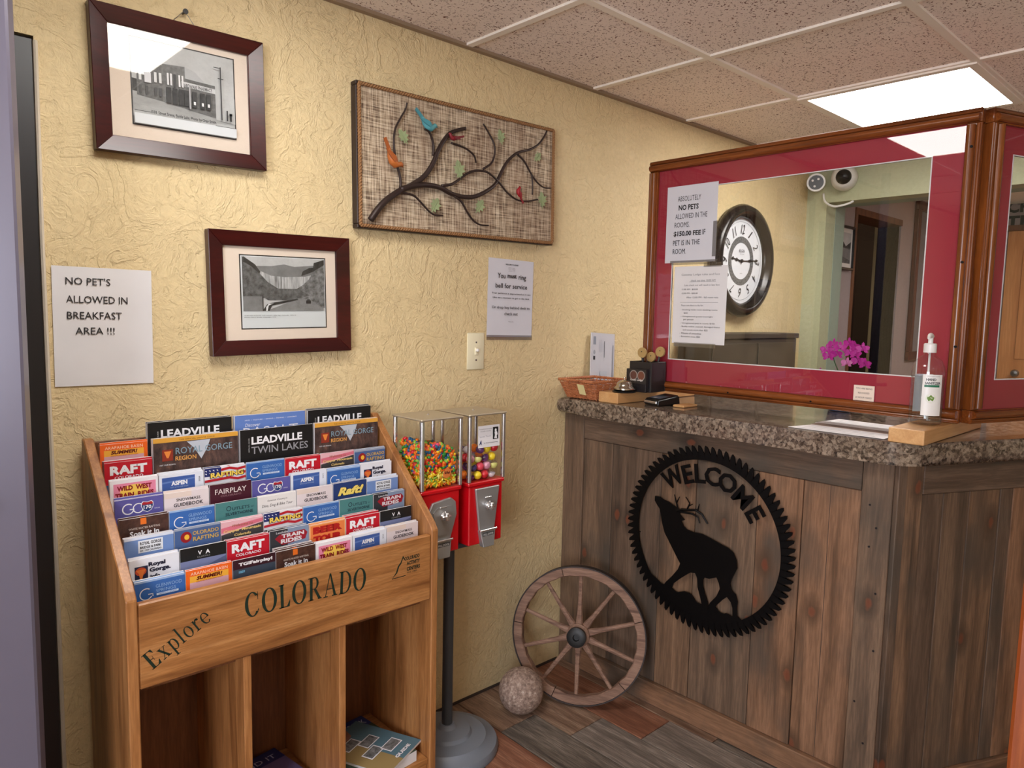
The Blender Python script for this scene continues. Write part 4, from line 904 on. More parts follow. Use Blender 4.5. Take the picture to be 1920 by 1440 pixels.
def shield(p, cx, cy, s):
    P = [(-.5, .35), (-.36, .5), (0, .42), (.36, .5), (.5, .35), (.52, .05), (.34, -.34), (0, -.52), (-.34, -.34), (-.52, .05)]
    p.poly([(cx+a*s*1.12, cy+b*s*1.12) for a, b in P], WH); p.poly([(cx+a*s, cy+b*s) for a, b in P], (34, 60, 110)); p.poly([(cx-.47*s, cy+.2*s), (cx+.47*s, cy+.2*s), (cx+.5*s, cy+.35*s), (cx+.36*s, cy+.48*s), (cx, cy+.41*s), (cx-.36*s, cy+.48*s), (cx-.5*s, cy+.35*s)], (170, 34, 44))
    p.text('170', cx, cy-.05*s, .38*s, WH, .72*s, bold=.03)
def c_go(p, w, h):
    p.polys([[(q[0]*.0125+.027, q[1]*.0125+h-.022) for q in r] for r in ringarc(0, 0, 1, 1, .2, .2, 50, 340, 20)] + [R_(.03, h-.0245, .0395, h-.0222)] + [[(q[0]*.0115+.0475, q[1]*.0115+h-.0225) for q in r] for r in ringarc(0, 0, 1, 1, .2, .2, 0, 360, 22)], WH)
    shield(p, .066, h-.0215, .0225); p.text('YOUR GUIDE', .086, h-.028, .0022, WH, .012)
cover('go170', (92, 88, 158), c_go)
def c_soak(p, w, h):
    p.rect(.042, h-.016, .054, h-.002, (226, 112, 34)); p.text('WHITE WATER RAFTING', w/2, h-.0235, .0045, (220, 206, 196), w*.64); p.text('Soak it in', w/2, h-.035, .0125, WH, w*.6, bold=.03)
cover('soak', photo_mat('rock_brown', 52, 84, 60), c_soak)
bpy.data.materials['photo_rock_brown' if 'photo_rock_brown' in bpy.data.materials else 'rock_brown']
def c_rgb(p, w, h):
    p.rect(0, h-.006, w, h, (214, 222, 238)); p.rect(.027, h-.036, .077, h-.009, (228, 232, 238)); p.text('ROYAL GORGE', .052, h-.0155, .007, (30, 30, 36), .043, bold=.03); p.text('BRIDGE & PARK', .052, h-.0245, .0055, (30, 30, 36), .043, bold=.03); p.text('EST. 1929 COLORADO', .052, h-.0315, .004, (30, 30, 36), .043, bold=.02)
cover('bridge', (112, 142, 196), c_rgb)
def c_rg(p, w, h):
    p.rect(.010, h-.043, .036, h-.015, (24, 34, 66)); p.ell(.022, h-.026, .011, .009, (196, 74, 40), 14); p.poly([(.012, h-.022), (.032, h-.022), (.027, h-.032), (.024, h-.043), (.02, h-.043), (.018, h-.03)], (222, 120, 50))
    p.text('Royal', .054, h-.015, .0115, (22, 24, 50), .034, bold=.05); p.text('Gorge.', .06, h-.0275, .0125, (22, 24, 50), .043, bold=.05); p.text('info', .05, h-.041, .0095, (22, 24, 50), .02, bold=.05)
cover('royal', (226, 228, 236), c_rg)
def c_via(p, w, h):
    p.rect(0, 0, w, h-.029, (120, 128, 166)); p.poly([(.05, h-.05), (.075, h-.04), (w, h-.032), (w, h-.06)], (88, 96, 130)); p.text('V', w/2-.008, h-.0145, .0095, WH, .009, bold=.03); p.text('A', w/2+.009, h-.0145, .0095, WH, .01, bold=.03); p.text('CLASSICS', w/2, h-.0235, .0035, (150, 150, 150), .028)
cover('via', (22, 24, 26), c_via)
def c_train(p, w, h):
    p.rect(0, 0, w*.45, h, (48, 50, 56)); p.poly([(.012, h-.02), (.024, h-.0115), (.088, h-.009), (.096, h-.018), (.09, h-.033), (.03, h-.038)], (150, 22, 40)); p.text('TRAIN', .058, h-.0165, .0095, (220, 214, 218), .058, bold=.04); p.text('RIDES', .054, h-.029, .0105, (220, 214, 218), .054, bold=.04); p.text('Leadville', .03, h-.0065, .005, (200, 200, 204), .03, bold=.02)
cover('train', (128, 146, 172), c_train)
def c_beer(p, w, h):
    p.rect(.003, 0, w-.003, h-.003, (228, 128, 66)); p.text('BEER', w/2, h-.0155, .018, (176, 26, 26), w*.82, bold=.08); p.text('TOUR', w/2, h-.038, .017, (176, 26, 26), w*.8, bold=.08)
cover('beer', (236, 170, 110), c_beer)
def c_craft(p, w, h):
    p.rect(0, h-.005, w, h, (150, 160, 180)); p.ell(.024, h-.022, .012, .0125, (150, 26, 34)); p.ell(.0255, h-.022, .0055, .0062, (240, 186, 60)); p.text('OLORADO', .067, h-.0155, .009, (206, 168, 84), .058, bold=.02); p.text('RAFTING', .067, h-.029, .010, (206, 168, 84), .057, bold=.02)
cover('colorado', (72, 98, 146), c_craft)
def c_copper(p, w, h):
    p.poly([(0, h-.014), (w, h-.004), (w, h-.012), (0, h-.026)], (214, 110, 130)); p.poly([(0, h-.03), (w, h-.014), (w, 0), (0, 0)], (60, 58, 60)); p.text('Welcome to', w*.5, h-.0115, .0065, (150, 100, 60), w*.5, shear=.2); p.text('Copper Mountain', w/2, h-.0235, .0085, (226, 196, 120), w*.9, bold=.03, shear=.15); p.text('Colorado', w/2, h-.034, .0065, (226, 196, 120), w*.4, bold=.03, shear=.15)
cover('copper', (226, 176, 184), c_copper)
def c_flag(p, w, h):
    p.rect(0, h-.02, w*.4, h, (34, 44, 104)); p.polys([[(w*(.04+.09*i)+.003*math.cos(PI*.4*k+1.57)*(1 if k % 2 else .4), h-.006-.007*j+.003*math.sin(PI*.4*k+1.57)*(1 if k % 2 else .4)) for k in range(5)] for i in range(4) for j in range(2)], WH)
    for i in range(3): p.poly([(w*.4 if i < 2 else 0, h-.004-.012*i), (w*.6, h-.001-.012*i), (w*.8, h-.006-.012*i), (w, h-.003-.012*i), (w, h-.009-.012*i), (w*.8, h-.012-.012*i), (w*.6, h-.007-.012*i), (w*.4 if i < 2 else 0, h-.010-.012*i)], (178, 26, 40))
    p.rect(0, 0, w, h-.04, (60, 52, 46)); p.text('RAFTING', w*.54, h-.0185, .0135, (30, 26, 30), w*.84, bold=.09); p.text('RAFTING', w*.54, h-.018, .0125, (240, 206, 90), w*.8, bold=.04)
cover('flag', (222, 222, 230), c_flag)
def c_out(p, w, h):
    p.text('O', .031, h-.0165, .0125, (24, 44, 60), .012, bold=-.0); p.text('UTLETS', .06, h-.0185, .0075, (24, 44, 60), .042, bold=.01); p.text('AT', .088, h-.0195, .004, (24, 44, 60), .006); p.text('SILVERTHORNE', .056, h-.030, .0075, (24, 44, 60), .066, bold=.01); p.rect(0, 0, w, h-.04, (96, 150, 150))
cover('outlets', (74, 128, 128), c_out)
def c_sum(p, w, h):
    p.text("Summit County's", w/2, h-.012, .0055, (50, 46, 50), w*.52, shear=.2); p.text('Dine, Dog & Bike Tour', w/2, h-.0245, .009, (60, 56, 60), w*.8, shear=.25)
cover('summit', (224, 220, 218), c_sum)
def c_snow(p, w, h):
    p.rect(0, h-.012, w*.6, h, (224, 206, 196)); p.text('SNOWMASS', w*.53, h-.018, .0068, (30, 28, 36), w*.54, bold=.01); p.text('GUIDEBOOK', w*.53, h-.0295, .0085, (30, 28, 36), w*.66, bold=.02)
cover('snowmass', (222, 210, 212), c_snow)
def c_fair(p, w, h): p.text('FAIRPLAY', w/2, h-.0185, .0125, (224, 214, 212), w*.76, bold=.005); p.text('COLORADO', w/2, h-.030, .0045, (160, 120, 128), w*.5)
cover('fairplay', (70, 22, 38), c_fair)
def c_tgi(p, w, h):
    p.rect(0, 0, w, h-.022, (60, 70, 84)); p.text('TGIFairplay!', w*.53, h-.0125, .010, WH, w*.8, bold=.05); p.text('1859', .02, h-.029, .006, (110, 170, 200), .014, bold=.05)
cover('tgi', (54, 22, 34), c_tgi)
def c_rb(p, w, h): p.rect(0, h-.045, w, h-.001, (34, 58, 112)); p.text('Raft!', w*.52, h-.024, .024, (30, 30, 30), w*.8, bold=.1, shear=.3); p.text('Raft!', w*.52, h-.0235, .023, (240, 214, 110), w*.78, bold=.05, shear=.3)
cover('raft_blue', (34, 58, 112), c_rb)
def c_asp(p, w, h):
    p.rect(.006, .01, w-.02, h-.006, (62, 92, 160)); p.poly([(.006, h-.016), (w-.02, h-.012), (w-.02, h-.015), (.006, h-.02)], (96, 126, 186)); p.text('ASPEN', .044, h-.021, .0105, WH, .036, bold=.05); p.text('ARTS & CULTURE GUIDE', .044, h-.0305, .003, (170, 190, 220), .04); p.text('2024', w-.010, h-.018, .0035, (60, 60, 66), .012, rot=PI/2)
cover('aspen', (222, 226, 236), c_asp)
def c_lead(p, w, h):
    p.text('OFFICIAL GUIDE', .0225, h-.040, .003, (200, 200, 200), .036, rot=PI/2); p.text('LEADVILLE', .098, h-.029, .020, WH, .138, bold=.035); p.text('TWIN LAKES', .106, h-.054, .019, (150, 150, 156), .155, bold=.01)
cover('leadville', (18, 18, 20), c_lead, .198, MH)
def c_rgm(p, w, h):
    p.rect(0, h-.011, w, h, (218, 160, 62)); p.text('THE OFFICIAL VISITOR GUIDE', w/2, h-.0065, .0035, (110, 70, 30), w*.42); p.poly([(.075, h-.013), (.13, h-.012), (.122, h-.034), (.108, h-.058), (.092, h-.03)], (186, 192, 202))
    p.rect(.019, h-.055, .043, h-.028, (140, 50, 34)); p.poly([(.023, h-.032), (.039, h-.032), (.033, h-.048), (.029, h-.048)], (226, 134, 60)); p.text('ROYAL GORGE', .116, h-.033, .0155, (128, 156, 172), .134, bold=.005); p.text('REGION', .072, h-.051, .0105, (216, 158, 84), .048, bold=.02); p.text('VISIT OUR REGION', .03, h-.064, .003, WH, .036)
n_ = N('canyon_photo'); v_ = n_.coord((1, 1, .5), 'Object', False); n_.col(n_.ramp(n_.noise(v_, 50, 5, .7), [(.3, S(34, 26, 28)), (.55, S(86, 66, 62)), (.75, S(140, 100, 80))])); n_.set(Roughness=.4)
cover('gorge_mag', n_.m, c_rgm, .198, MH)
def c_bas(p, w, h):
    p.text('ARTS  /  CULTURE  /  DINING  /  FISHING  /  LODGING', w/2, h-.0135, .003, WH, w*.74); p.text('Discover', .046, h-.026, .0085, WH, .04, shear=.2); p.text('BASALT', w*.5, h-.0445, .024, WH, w*.78, bold=.0)
cover('basalt', (96, 126, 190), c_bas, .192, MH)
n_ = N('rock_photo'); v_ = n_.coord((1, 1, 1), 'Object', False); n_.col(n_.ramp(n_.noise(v_, 50, 5, .7), [(.3, S(48, 28, 26)), (.7, S(92, 62, 52))])); n_.set(Roughness=.4)
CR['soak'] = (n_.m, c_soak, W4, BH)
DESC = {'glenwood': 'blue Glenwood Springs brochure', 'arapahoe': 'orange summer mountain brochure', 'raft': 'red brochure headed RAFT', 'wild_west': 'pink Wild West train rides brochure', 'go170': 'purple brochure with a highway shield', 'soak': 'dark brown white water rafting brochure', 'bridge': 'pale blue bridge and park brochure', 'royal': 'white Royal Gorge brochure', 'via': 'black-headed brochure with white letters', 'train': 'grey train rides brochure with red badge', 'beer': 'orange beer tour brochure', 'colorado': 'slate blue Colorado rafting brochure', 'copper': 'pink Copper Mountain brochure', 'flag': 'stars and stripes rafting brochure', 'outlets': 'teal outlets brochure', 'summit': 'cream brochure with hand-lettered title', 'snowmass': 'pale Snowmass guidebook', 'fairplay': 'maroon Fairplay brochure', 'tgi': 'dark plum Fairplay brochure, bold title', 'raft_blue': 'navy brochure with yellow slanted Raft', 'aspen': 'blue Aspen brochure with white border', 'leadville': 'black Leadville Twin Lakes magazine', 'gorge_mag': 'gold-banded Royal Gorge region magazine', 'basalt': 'sky blue Discover Basalt magazine'}
ROWS = [['arapahoe', 'leadville', 'basalt', 'leadville'], ['raft', 'gorge_mag', 'leadville', 'gorge_mag'],
 ['wild_west', 'aspen', 'flag', 'glenwood', 'raft', 'copper', 'colorado'], ['go170', 'snowmass', 'fairplay', 'go170', 'aspen', 'glenwood', 'royal'],
 ['soak', 'glenwood', 'outlets', 'summit', 'snowmass', 'raft_blue', 'bridge'], ['bridge', 'colorado', 'copper', 'flag', 'glenwood', 'outlets', 'train'],
 ['royal', 'via', 'raft', 'train', 'beer', 'raft', 'via'], ['glenwood', 'arapahoe', 'tgi', 'soak', 'wild_west', 'aspen', 'snowmass']]
ORD = ['rearmost row', 'second row from back', 'third row from back', 'fourth row from back', 'fourth row from front', 'third row from front', 'second row from front', 'front row']
PLC = {7: ['leftmost', 'second from left', 'third from left', 'middle one', 'third from right', 'second from right', 'rightmost'], 4: ['leftmost', 'second from left', 'second from right', 'rightmost']}
protos = {}
def make_brochure(key):
    base, fn, W, H = CR[key]; mag = W > .15
    r = thing('magazine' if mag else 'brochure', 'x', 'magazine' if mag else 'brochure')
    th = .0035 if not mag else .005
    G().box(-W/2, W/2, -th/2+.0004, th/2, 0, H).obj('pages', M['paper'], r)
    p = Print((-W/2, -th/2+.0002, 0), (1, 0, 0), (0, 0, 1)); p.L = 0; p.rect(0, 0, W, H, base); p.L = 1; fn(p, W, H); p.obj('cover', r)
    return r, th
COUNT = {(7, 0): 4, (7, 3): 6, (7, 4): 4, (7, 5): 5, (7, 6): 4, (6, 0): 4, (6, 2): 5, (6, 3): 5, (6, 5): 6, (5, 0): 4, (5, 3): 5, (4, 0): 3, (3, 1): 2, (3, 2): 1, (7, 2): 1, (6, 1): 2, (7, 1): 2, (6, 6): 1, (2, 0): 2, (1, 0): 5, (3, 3): 1, (4, 3): 2}
for ti, row in enumerate(ROWS):
    n = len(row)
    for ci, key in enumerate(row):
        if n == 7: x = -1.575 + .1018*ci
        else: x = (-1.577 if ci == 0 else -1.5785+.1018*(2*ci-.5))
        W, H = CR[key][2], CR[key][3]; mag = W > .15
        cnt = COUNT.get((ti, ci), rnd.choice((2, 3, 4)) if not mag else 3)
        desc = DESC[key]; place = ORD[ti]+', '+PLC[n][ci]
        zb = TZ[ti]-BH
        for k in range(cnt):
            new = key not in protos
            if new: protos[key] = make_brochure(key)
            pr, th = protos[key]
            xx = x+rnd.uniform(-.001, .001)*(k > 0); y = TY[ti]-.002+k*(th+.0003)*(1 if mag or ti else .9); dz = rnd.uniform(0, .006)
            if mag and ti == 1: y -= .001
            if mag and ti == 0: y += .0045
            if y > -.036: continue
            lab = (desc+', '+place) if k == 0 else 'spare '+desc+', '+place
            grp = 'brochures in the tiers of the oak rack' if k == 0 else 'spare copies behind the '+desc+', '+place
            lean = math.radians(-1.2-k*.0)
            if new: r = pr
            else: r = dup(pr, (0, 0, 0))
            r.location = (xx, y, zb+dz); r['label'] = lab; r['group'] = grp
# magazines on the bottom shelf
def c_creek(p, w, h):
    p.rect(0, 0, w, h, (50, 66, 50)); p.poly([(0, h*.5), (w*.3, h*.62), (w*.5, h*.5), (w*.6, h*.7), (w, h*.8), (w, h), (0, h)], (38, 52, 112)); p.poly([(w*.3, h*.62), (w*.45, h*.7), (w*.6, h*.6), (w*.5, h*.5)], (206, 210, 224)); p.text('CRIPPLE CREEK', w/2, h*.88, h*.09, (190, 200, 214), w*.9)
def c_park(p, w, h):
    p.rect(0, 0, w, h, (84, 116, 130)); p.rect(0, 0, w*.45, h, (150, 128, 84)); p.poly([(0, h*.7), (w*.6, h*.85), (w*.7, h), (0, h)], (150, 108, 92))
    for (a, b) in ((.2, .66), (.42, .5), (.2, .32), (.5, .2)): p.rect(w*a, h*b, w*(a+.34), h*(b+.16), WH); p.rect(w*(a+.02), h*(b+.012), w*(a+.32), h*(b+.148), PH['hill2'])
    p.text('GUIDE', w*.6, h*.08, h*.05, WH, w*.4, bold=.04)
def c_lil(p, w, h): p.rect(0, 0, w, h, (112, 100, 150)); p.rect(0, h*.8, w, h, (44, 50, 110)); p.text('FIND IT', w*.6, h*.88, h*.07, (190, 190, 220), w*.6)
def flatmag(label, x, y, z, rz, fn, w=.2, h=.265, base=(80, 90, 110), th=.008):
    r = thing('magazine', label, 'magazine', (x, y, z), rz, 'magazines on the bottom shelf of the rack')
    G().box(-w/2, w/2, -h/2, h/2, 0, th).obj('pages', M['paper'], r)
    p = Print((-w/2, -h/2, th), (1, 0, 0), (0, 1, 0)); p.rect(0, 0, w, h, base); fn(p, w, h); p.obj('cover', r)
flatmag('blue mountain magazine on the bottom shelf, right compartment, left one', -1.045, -.21, .119, math.radians(6), c_creek, .19, .25, th=.030)
flatmag('magazine with four small photos, topmost in the right compartment of the rack', -1.028, -.235, .1495, math.radians(24), c_park, .17, .22, th=.006)
flatmag('lilac magazine on the bottom shelf, middle compartment of the rack', -1.29, -.185, .119, math.radians(8), c_lil, .18, .26, th=.02)
# ================================================================== CANDY MACHINES
st = thing('machine_stand', 'grey pole stand with a stepped round base beneath the candy machines', 'stand', (-.718, -.178, 0))
G().lathe([(.0, 0), (.160, 0), (.162, .012), (.156, .026), (.128, .034), (.122, .042), (.078, .048), (.072, .058), (.03, .066), (.022, .078), (.0, .078)], n=56, cap=False).obj('stepped_base', M['greyp'], st, smooth=True)
G().lathe([(.0165, .07), (.0165, .640)], n=20).obj('pole', M['pole'], st, smooth=True)
G().box(-.15, .15, -.03, .03, .640, .6555, .002).obj('mounting_bar', M['pole'], st)
def machine(name, label, x0, x1, plate):
    cx = (x0+x1)/2; hw = (x1-x0)/2; y0, y1 = -.252, -.108; cy = (y0+y1)/2; hd = (y1-y0)/2
    t = thing(name, label, 'vending machine', (cx, cy, .656), 0, 'twin coin machines on the grey stand')
    ZB = .850-.656; ZTp = 1.050-.656
    G().box(-hw+.006, hw-.006, -hd+.004, hd-.004, 0, ZB-.012, .003).obj('body', M['red'], t)
    G().box(-hw, hw, -hd, hd, ZB-.012, ZB, .003).obj('base_flange', M['red'], t)
    for sx in (-1, 1):
        for sy in (-1, 1):
            G().box(sx*(hw-.005)-.0055, sx*(hw-.005)+.0055, sy*(hd-.005)-.0055, sy*(hd-.005)+.0055, ZB+.0002, ZTp, .002).obj('corner_post', M['chrome'], t)
    e = .0035
    for q in (((-hw+e, -hd+e), (hw-e, -hd+e)), ((-hw+e, hd-e), (hw-e, hd-e)), ((-hw+e, -hd+e), (-hw+e, hd-e)), ((hw-e, -hd+e), (hw-e, hd-e))):
        (a, b), (c, d) = q; G().poly([(a, b, ZB+.001), (c, d, ZB+.001), (c, d, ZTp-.001), (a, b, ZTp-.001)]).obj('case_pane', M['case'], t, norm=False)
    g = G().box(-hw-.003, hw+.003, -hd-.003, hd+.003, ZTp, ZTp+.006, .0025)
    g.obj('lid', M['lid'], t); G().lathe([(.004, ZTp+.005), (.004, ZTp+.008), (.002, ZTp+.01)], (0, 0, 0), 10).obj('lock', M['chrome'], t)
    yf = -hd+.004
    if plate == 'hex':
        P = [(-.048, .028), (-.035, .052), (.03, .06), (.048, .046), (.052, .008), (.028, -.066), (-.026, -.066)]; zc = .105
    else:
        P = [(-.047, .066), (.048, .066), (.03, -.066), (-.03, -.066)]; zc = .108
    g = G().prism(P, (0, yf-.008, zc), (1, 0, 0), (0, 0, 1), (0, .0085, 0)); bmesh.ops.bevel(g.b, geom=list(g.b.edges), offset=.002, segments=1, affect='EDGES'); cpl = g.obj('coin_plate', M['cast'], t)
    if plate == 'hex': G().prism([(-.036, .024), (-.022, .036), (.03, .038), (.038, .006), (.018, -.045), (-.018, -.045)], (0, yf-.0115, zc), (1, 0, 0), (0, 0, 1), (0, .003, 0)).obj('coin_dial', M['cast'], cpl)
    g = G().lathe([(.013, 0), (.013, -.008), (.009, -.012)], (0, yf-.009, zc+.012), 20, axis=1)
    g.box(-.006, .006, yf-.034, yf-.016, zc+.0, zc+.024, .003); g.box(-.017, .017, yf-.032, yf-.022, zc+.009, zc+.016, .003); g.obj('crank_handle', M['chrome'], cpl, smooth=True)
    G().box(-.012, .012, yf-.0125, yf-.009, zc+.034, zc+.038, .001).obj('coin_slot', M['chrome'], cpl)
    zf = .044
    g = G(); vs = [g.b.verts.new(v) for v in ((-.031, yf-.012, zf), (.031, yf-.012, zf), (.021, yf-.018, -.008), (-.021, yf-.018, -.008), (-.031, yf+.002, zf), (.031, yf+.002, zf), (.021, yf+.002, -.008), (-.021, yf+.002, -.008))]
    for q in ((0, 1, 2, 3), (4, 7, 6, 5), (0, 4, 5, 1), (1, 5, 6, 2), (2, 6, 7, 3), (3, 7, 4, 0)): g.b.faces.new([vs[i] for i in q])
    bmesh.ops.bevel(g.b, geom=list(g.b.edges), offset=.0018, segments=1, affect='EDGES'); chd = g.obj('chute_door', M['cast'], t)
    G().box(-.033, .033, yf-.017, yf-.010, zf-.003, zf+.003, .001).obj('chute_lip', M['chrome'], chd)
    p = Print((-.024, yf-.0135, zf-.022), (1, 0, 0), (0, -.11, 1)); p.rect(.002, .003, .046, .015, (70, 70, 70)); p.text('PULL DOOR', .024, .009, .007, (190, 190, 190), .04, bold=.04); p.obj('door_lettering', chd)
    return t, hw, hd, ZB, ZTp, cx, cy
mA = machine('candy_machine', 'left red candy machine with its case full of mixed candy', -.877, -.731, 'hex')
mB = machine('capsule_machine', 'right red machine holding round toy capsules', -.706, -.562, 'trap')
# candy
t, hw, hd, ZB, ZTp, cx, cy = mA
candy_cols = [(236, 196, 30), (238, 120, 20), (206, 24, 34), (40, 140, 50), (30, 90, 130), (232, 220, 110), (226, 70, 110), (140, 190, 60)]
g = G(); nrows = 0
cm = [ink(c, .3) for c in candy_cols]
R3 = random.Random(3)
H0, H1 = .006, .118
shell = []
def surf(u, v): return H1 - .012*(u) - .01*math.sin(u*2.5+v*2)
for k in range(1150):
    f = R3.random()
    if f < .42: x, y = R3.uniform(-.056, .056), -.056+R3.random()**2*.012
    elif f < .72: x, y = -.056+R3.random()**2*.012, R3.uniform(-.056, .056)
    else: x, y = R3.uniform(-.055, .055), R3.uniform(-.055, .055)
    top = surf(x/.056, y/.056)
    z = R3.uniform(H0, top) if f < .72 else top-R3.random()*.012
    shell.append((x, y, z, top))
fill = G().box(-.046, .046, -.044, .044, .002, .092, .004)
for (x, y, z, top) in shell:
    low = z < top*.42 + R3.uniform(-.012, .012)
    rot = Matrix.Rotation(R3.uniform(0, 6.28), 4, 'Z') @ Matrix.Rotation(R3.uniform(-1.2, 1.2), 4, 'X') @ Matrix.Rotation(R3.uniform(0, 6.28), 4, 'Y')
    if low:
        mi = R3.choice((0, 0, 5, 5, 0, 7, 1)); a0 = R3.uniform(0, 6); P = []
        c = Vector((x, y, z+ZB))
        for q in range(5):
            a = -1.1+2.2*q/4; P.append(c + rot.to_3x3() @ Vector((.0098*math.sin(a), .0098*(math.cos(a)-.7), 0)))
        g.tube(P, [.0016, .0030, .0036, .0030, .0016], 5, mi)
    elif R3.random() < .3:
        mi = R3.choice((2, 3, 4, 6, 1)); g.ball((x, y, z+ZB), .0076, 8, 5, (1, 1, .55), mi, rot)
    else:
        mi = R3.choice((1, 1, 0, 2, 1, 3, 4, 7)); g.ball((x, y, z+ZB), .0068, 7, 5, (1.25, .8, .8), mi, rot)
o = g.obj('loose_candy', cm, None, smooth='all', norm=False); o.location = (cx, cy, .656)
tag(o, 'loose multicoloured candy filling the left machine case', 'candy', kind='stuff')
o2 = fill.obj('candy_core', cm[0], None); o2.location = (cx, cy, .656+ZB); o2.name = 'candy_heap'; tag(o2, 'core of the candy heap inside the left machine', 'candy', kind='stuff')
p = Print((.006, -hd+.0030, ZB+.028), (1, 0, 0), (0, 0, 1)); p.poly([(.0, .004), (.012, 0), (.024, .006), (.028, .02), (.018, .03), (.006, .028), (-.002, .016)], (214, 120, 60)); p.text('25\u00a2', .013, .016, .009, (60, 20, 16), .02, bold=.05); p.obj('price_sticker', t)
# capsules
t, hw, hd, ZB, ZTp, cx, cy = mB
caps = [((232, 204, 40), 'yellow'), ((240, 120, 30), 'orange'), ((206, 60, 80), 'rose pink'), ((110, 60, 120), 'purple'), ((226, 220, 222), 'white'), ((60, 60, 120), 'indigo'), ((220, 220, 130), 'lime yellow'), ((200, 40, 50), 'red'), ((236, 190, 80), 'golden'), ((210, 150, 170), 'pale pink')]
pos = []
R4 = random.Random(11); r0 = .0128
tries = 0
lay = [(-.045, -.048), (-.018, -.049), (.010, -.048), (.038, -.048), (-.046, -.02), (-.018, -.021), (.01, -.02), (.038, -.02), (-.04, .008), (-.012, .008), (.018, .008), (.045, .01), (-.044, .036), (-.016, .036), (.012, .037), (.04, .038)]
for L in range(4):
    for i, (x, y) in enumerate(lay):
        if L == 3 and i not in (1, 3, 2, 4, 8, 7, 5): continue
        if L >= 1 and i > 11: continue
        pos.append((x+(.007 if L % 2 else -.002), y+(.003 if L % 2 else 0)*0, ZB+.0145+L*.0262))
capm = {}
clearcap = glass_mat('clear_capsule', (.93, .93, .95, 1), .06)
first = {}
for i, (x, y, z) in enumerate(pos):
    c, nm = caps[(i*7+3) % len(caps)]
    if x > .052: x = .0495
    z += R4.uniform(-.0006, .0006)
    L = 'toy capsule, '+nm+', '+('pressed to the front pane' if y < -.04 else 'behind the front ones')+(' near the bottom' if z < ZB+.03 else ' higher up' if z > ZB+.06 else ' at mid height')
    if nm not in first:
        r = thing('toy_capsule', L, 'capsule', (cx+x, cy+y, .656+z), R4.uniform(0, 6), 'toy capsules in the right machine'); first[nm] = r
        mm = ink(c, .25); g = G(); q = [(r0*math.sin(PI*k/14), -r0*math.cos(PI*k/14)) for k in range(0, 8)]; q[0] = (.0005, -r0)
        g.lathe(q, n=18, cap=False); g.obj('lower_shell', mm, r, smooth='all')
        g = G(); g.lathe([(r0*math.sin(PI*k/14)+.0002, -r0*math.cos(PI*k/14)) for k in range(7, 14)]+[(.0005, r0)], n=18, cap=False); g.obj('upper_shell', clearcap if i % 3 == 0 else ink(tuple(min(255, int(v*1.05+12)) for v in c), .25), r, smooth='all')
        G().lathe([(r0+.0004, -.0012), (r0+.0004, .0012)], n=18, cap=False).obj('rim', mm, r)
    else:
        r = dup(first[nm], (cx+x, cy+y, .656+z), L)
        r.rotation_euler = (R4.uniform(-.8, .8), R4.uniform(-.8, .8), R4.uniform(0, 6))
p = Print((-.036, -hd+.0030, ZTp-.098), (1, 0, 0), (0, .02, 1)); p.rect(0, 0, .086, .066, (232, 230, 234)); p.text('Proceeds from this machine', .03, .056, .004, GY, .05); p.text('benefit charity', .03, .049, .004, GY, .04); p.text('Special Thanks', .028, .033, .006, (150, 150, 160), .046, shear=.2)
p.rect(.058, .022, .08, .059, (16, 16, 18)); p.ell(.069, .049, .004, .005, WH); p.poly([(.064, .044), (.074, .045), (.077, .036), (.073, .032), (.075, .024), (.063, .024), (.066, .034)], WH); p.text('A', .008, .016, .014, (40, 60, 110), .01, bold=.05, shear=.3); p.text('In Your Community', .05, .013, .0045, GY, .056, bold=.02); p.obj('charity_label', t)
# ================================================================== COUNTERTOP THINGS
# basket
bs = thing('wicker_basket', 'shallow tan wicker basket with a pale note, on the worktop corner', 'basket', (.006, -.112, ZT+.0005))
def ringpt(s, hx, hy):
    s = s % 4; k = int(s); f = s-k
    c = [(-hx, -hy), (hx, -hy), (hx, hy), (-hx, hy)]; a, b = c[k], c[(k+1) % 4]; return (a[0]+(b[0]-a[0])*f, a[1]+(b[1]-a[1])*f)
B0x, B0y, B1x, B1y, BHt = .062, .070, .098, .084, .069
g = G(); NS = 72
for r in range(11):
    h = .004+r*.0053; f = h/BHt; pts = []
    for k in range(NS*2):
        s = 4*k/(NS*2); x, y = ringpt(s, B0x+(B1x-B0x)*f, B0y+(B1y-B0y)*f); o_ = .0016*math.cos(k*PI/2+(PI if r % 2 else 0)); L = math.hypot(x, y); pts.append((x+x/L*o_, y+y/L*o_, h))
    g.tube(pts, .0023, 5, closed=True)
tag(g.obj('weave', M['wicker'], bs, smooth='all'), kind='stuff')
g = G()
for k in range(NS//2):
    s = 4*k/(NS//2); a, b = ringpt(s, B0x, B0y), ringpt(s, B1x, B1y); g.tube([(a[0], a[1], 0), (b[0], b[1], BHt)], .0018, 5)
tag(g.obj('stake', M['wicker'], bs), kind='stuff')
g = G()
for ph in (0, 2.1, 4.2):
    pts = []
    for k in range(200):
        s = 4*k/200; x, y = ringpt(s, B1x+.001, B1y+.001); a = k/200*2*PI*22+ph; L = math.hypot(x, y); pts.append((x+x/L*.0026*math.cos(a), y+y/L*.0026*math.cos(a), BHt+.0026*math.sin(a)))
    g.tube(pts, .0031, 5, closed=True)
g.obj('braided_rim', M['wicker'], bs, smooth='all')
G().box(-B0x, B0x, -B0y, B0y, .001, .005).obj('basket_floor', M['wicker'], bs)
nf = .033
g = G(); xw = -B0x-.0045
vs = [(xw-.030*(.058/.062), -.005, .058), (xw-.030*(.020/.062), -.004, .020), (xw-.030*(.020/.062), -.036, .018), (xw-.030*(.058/.062), -.038, .056)]
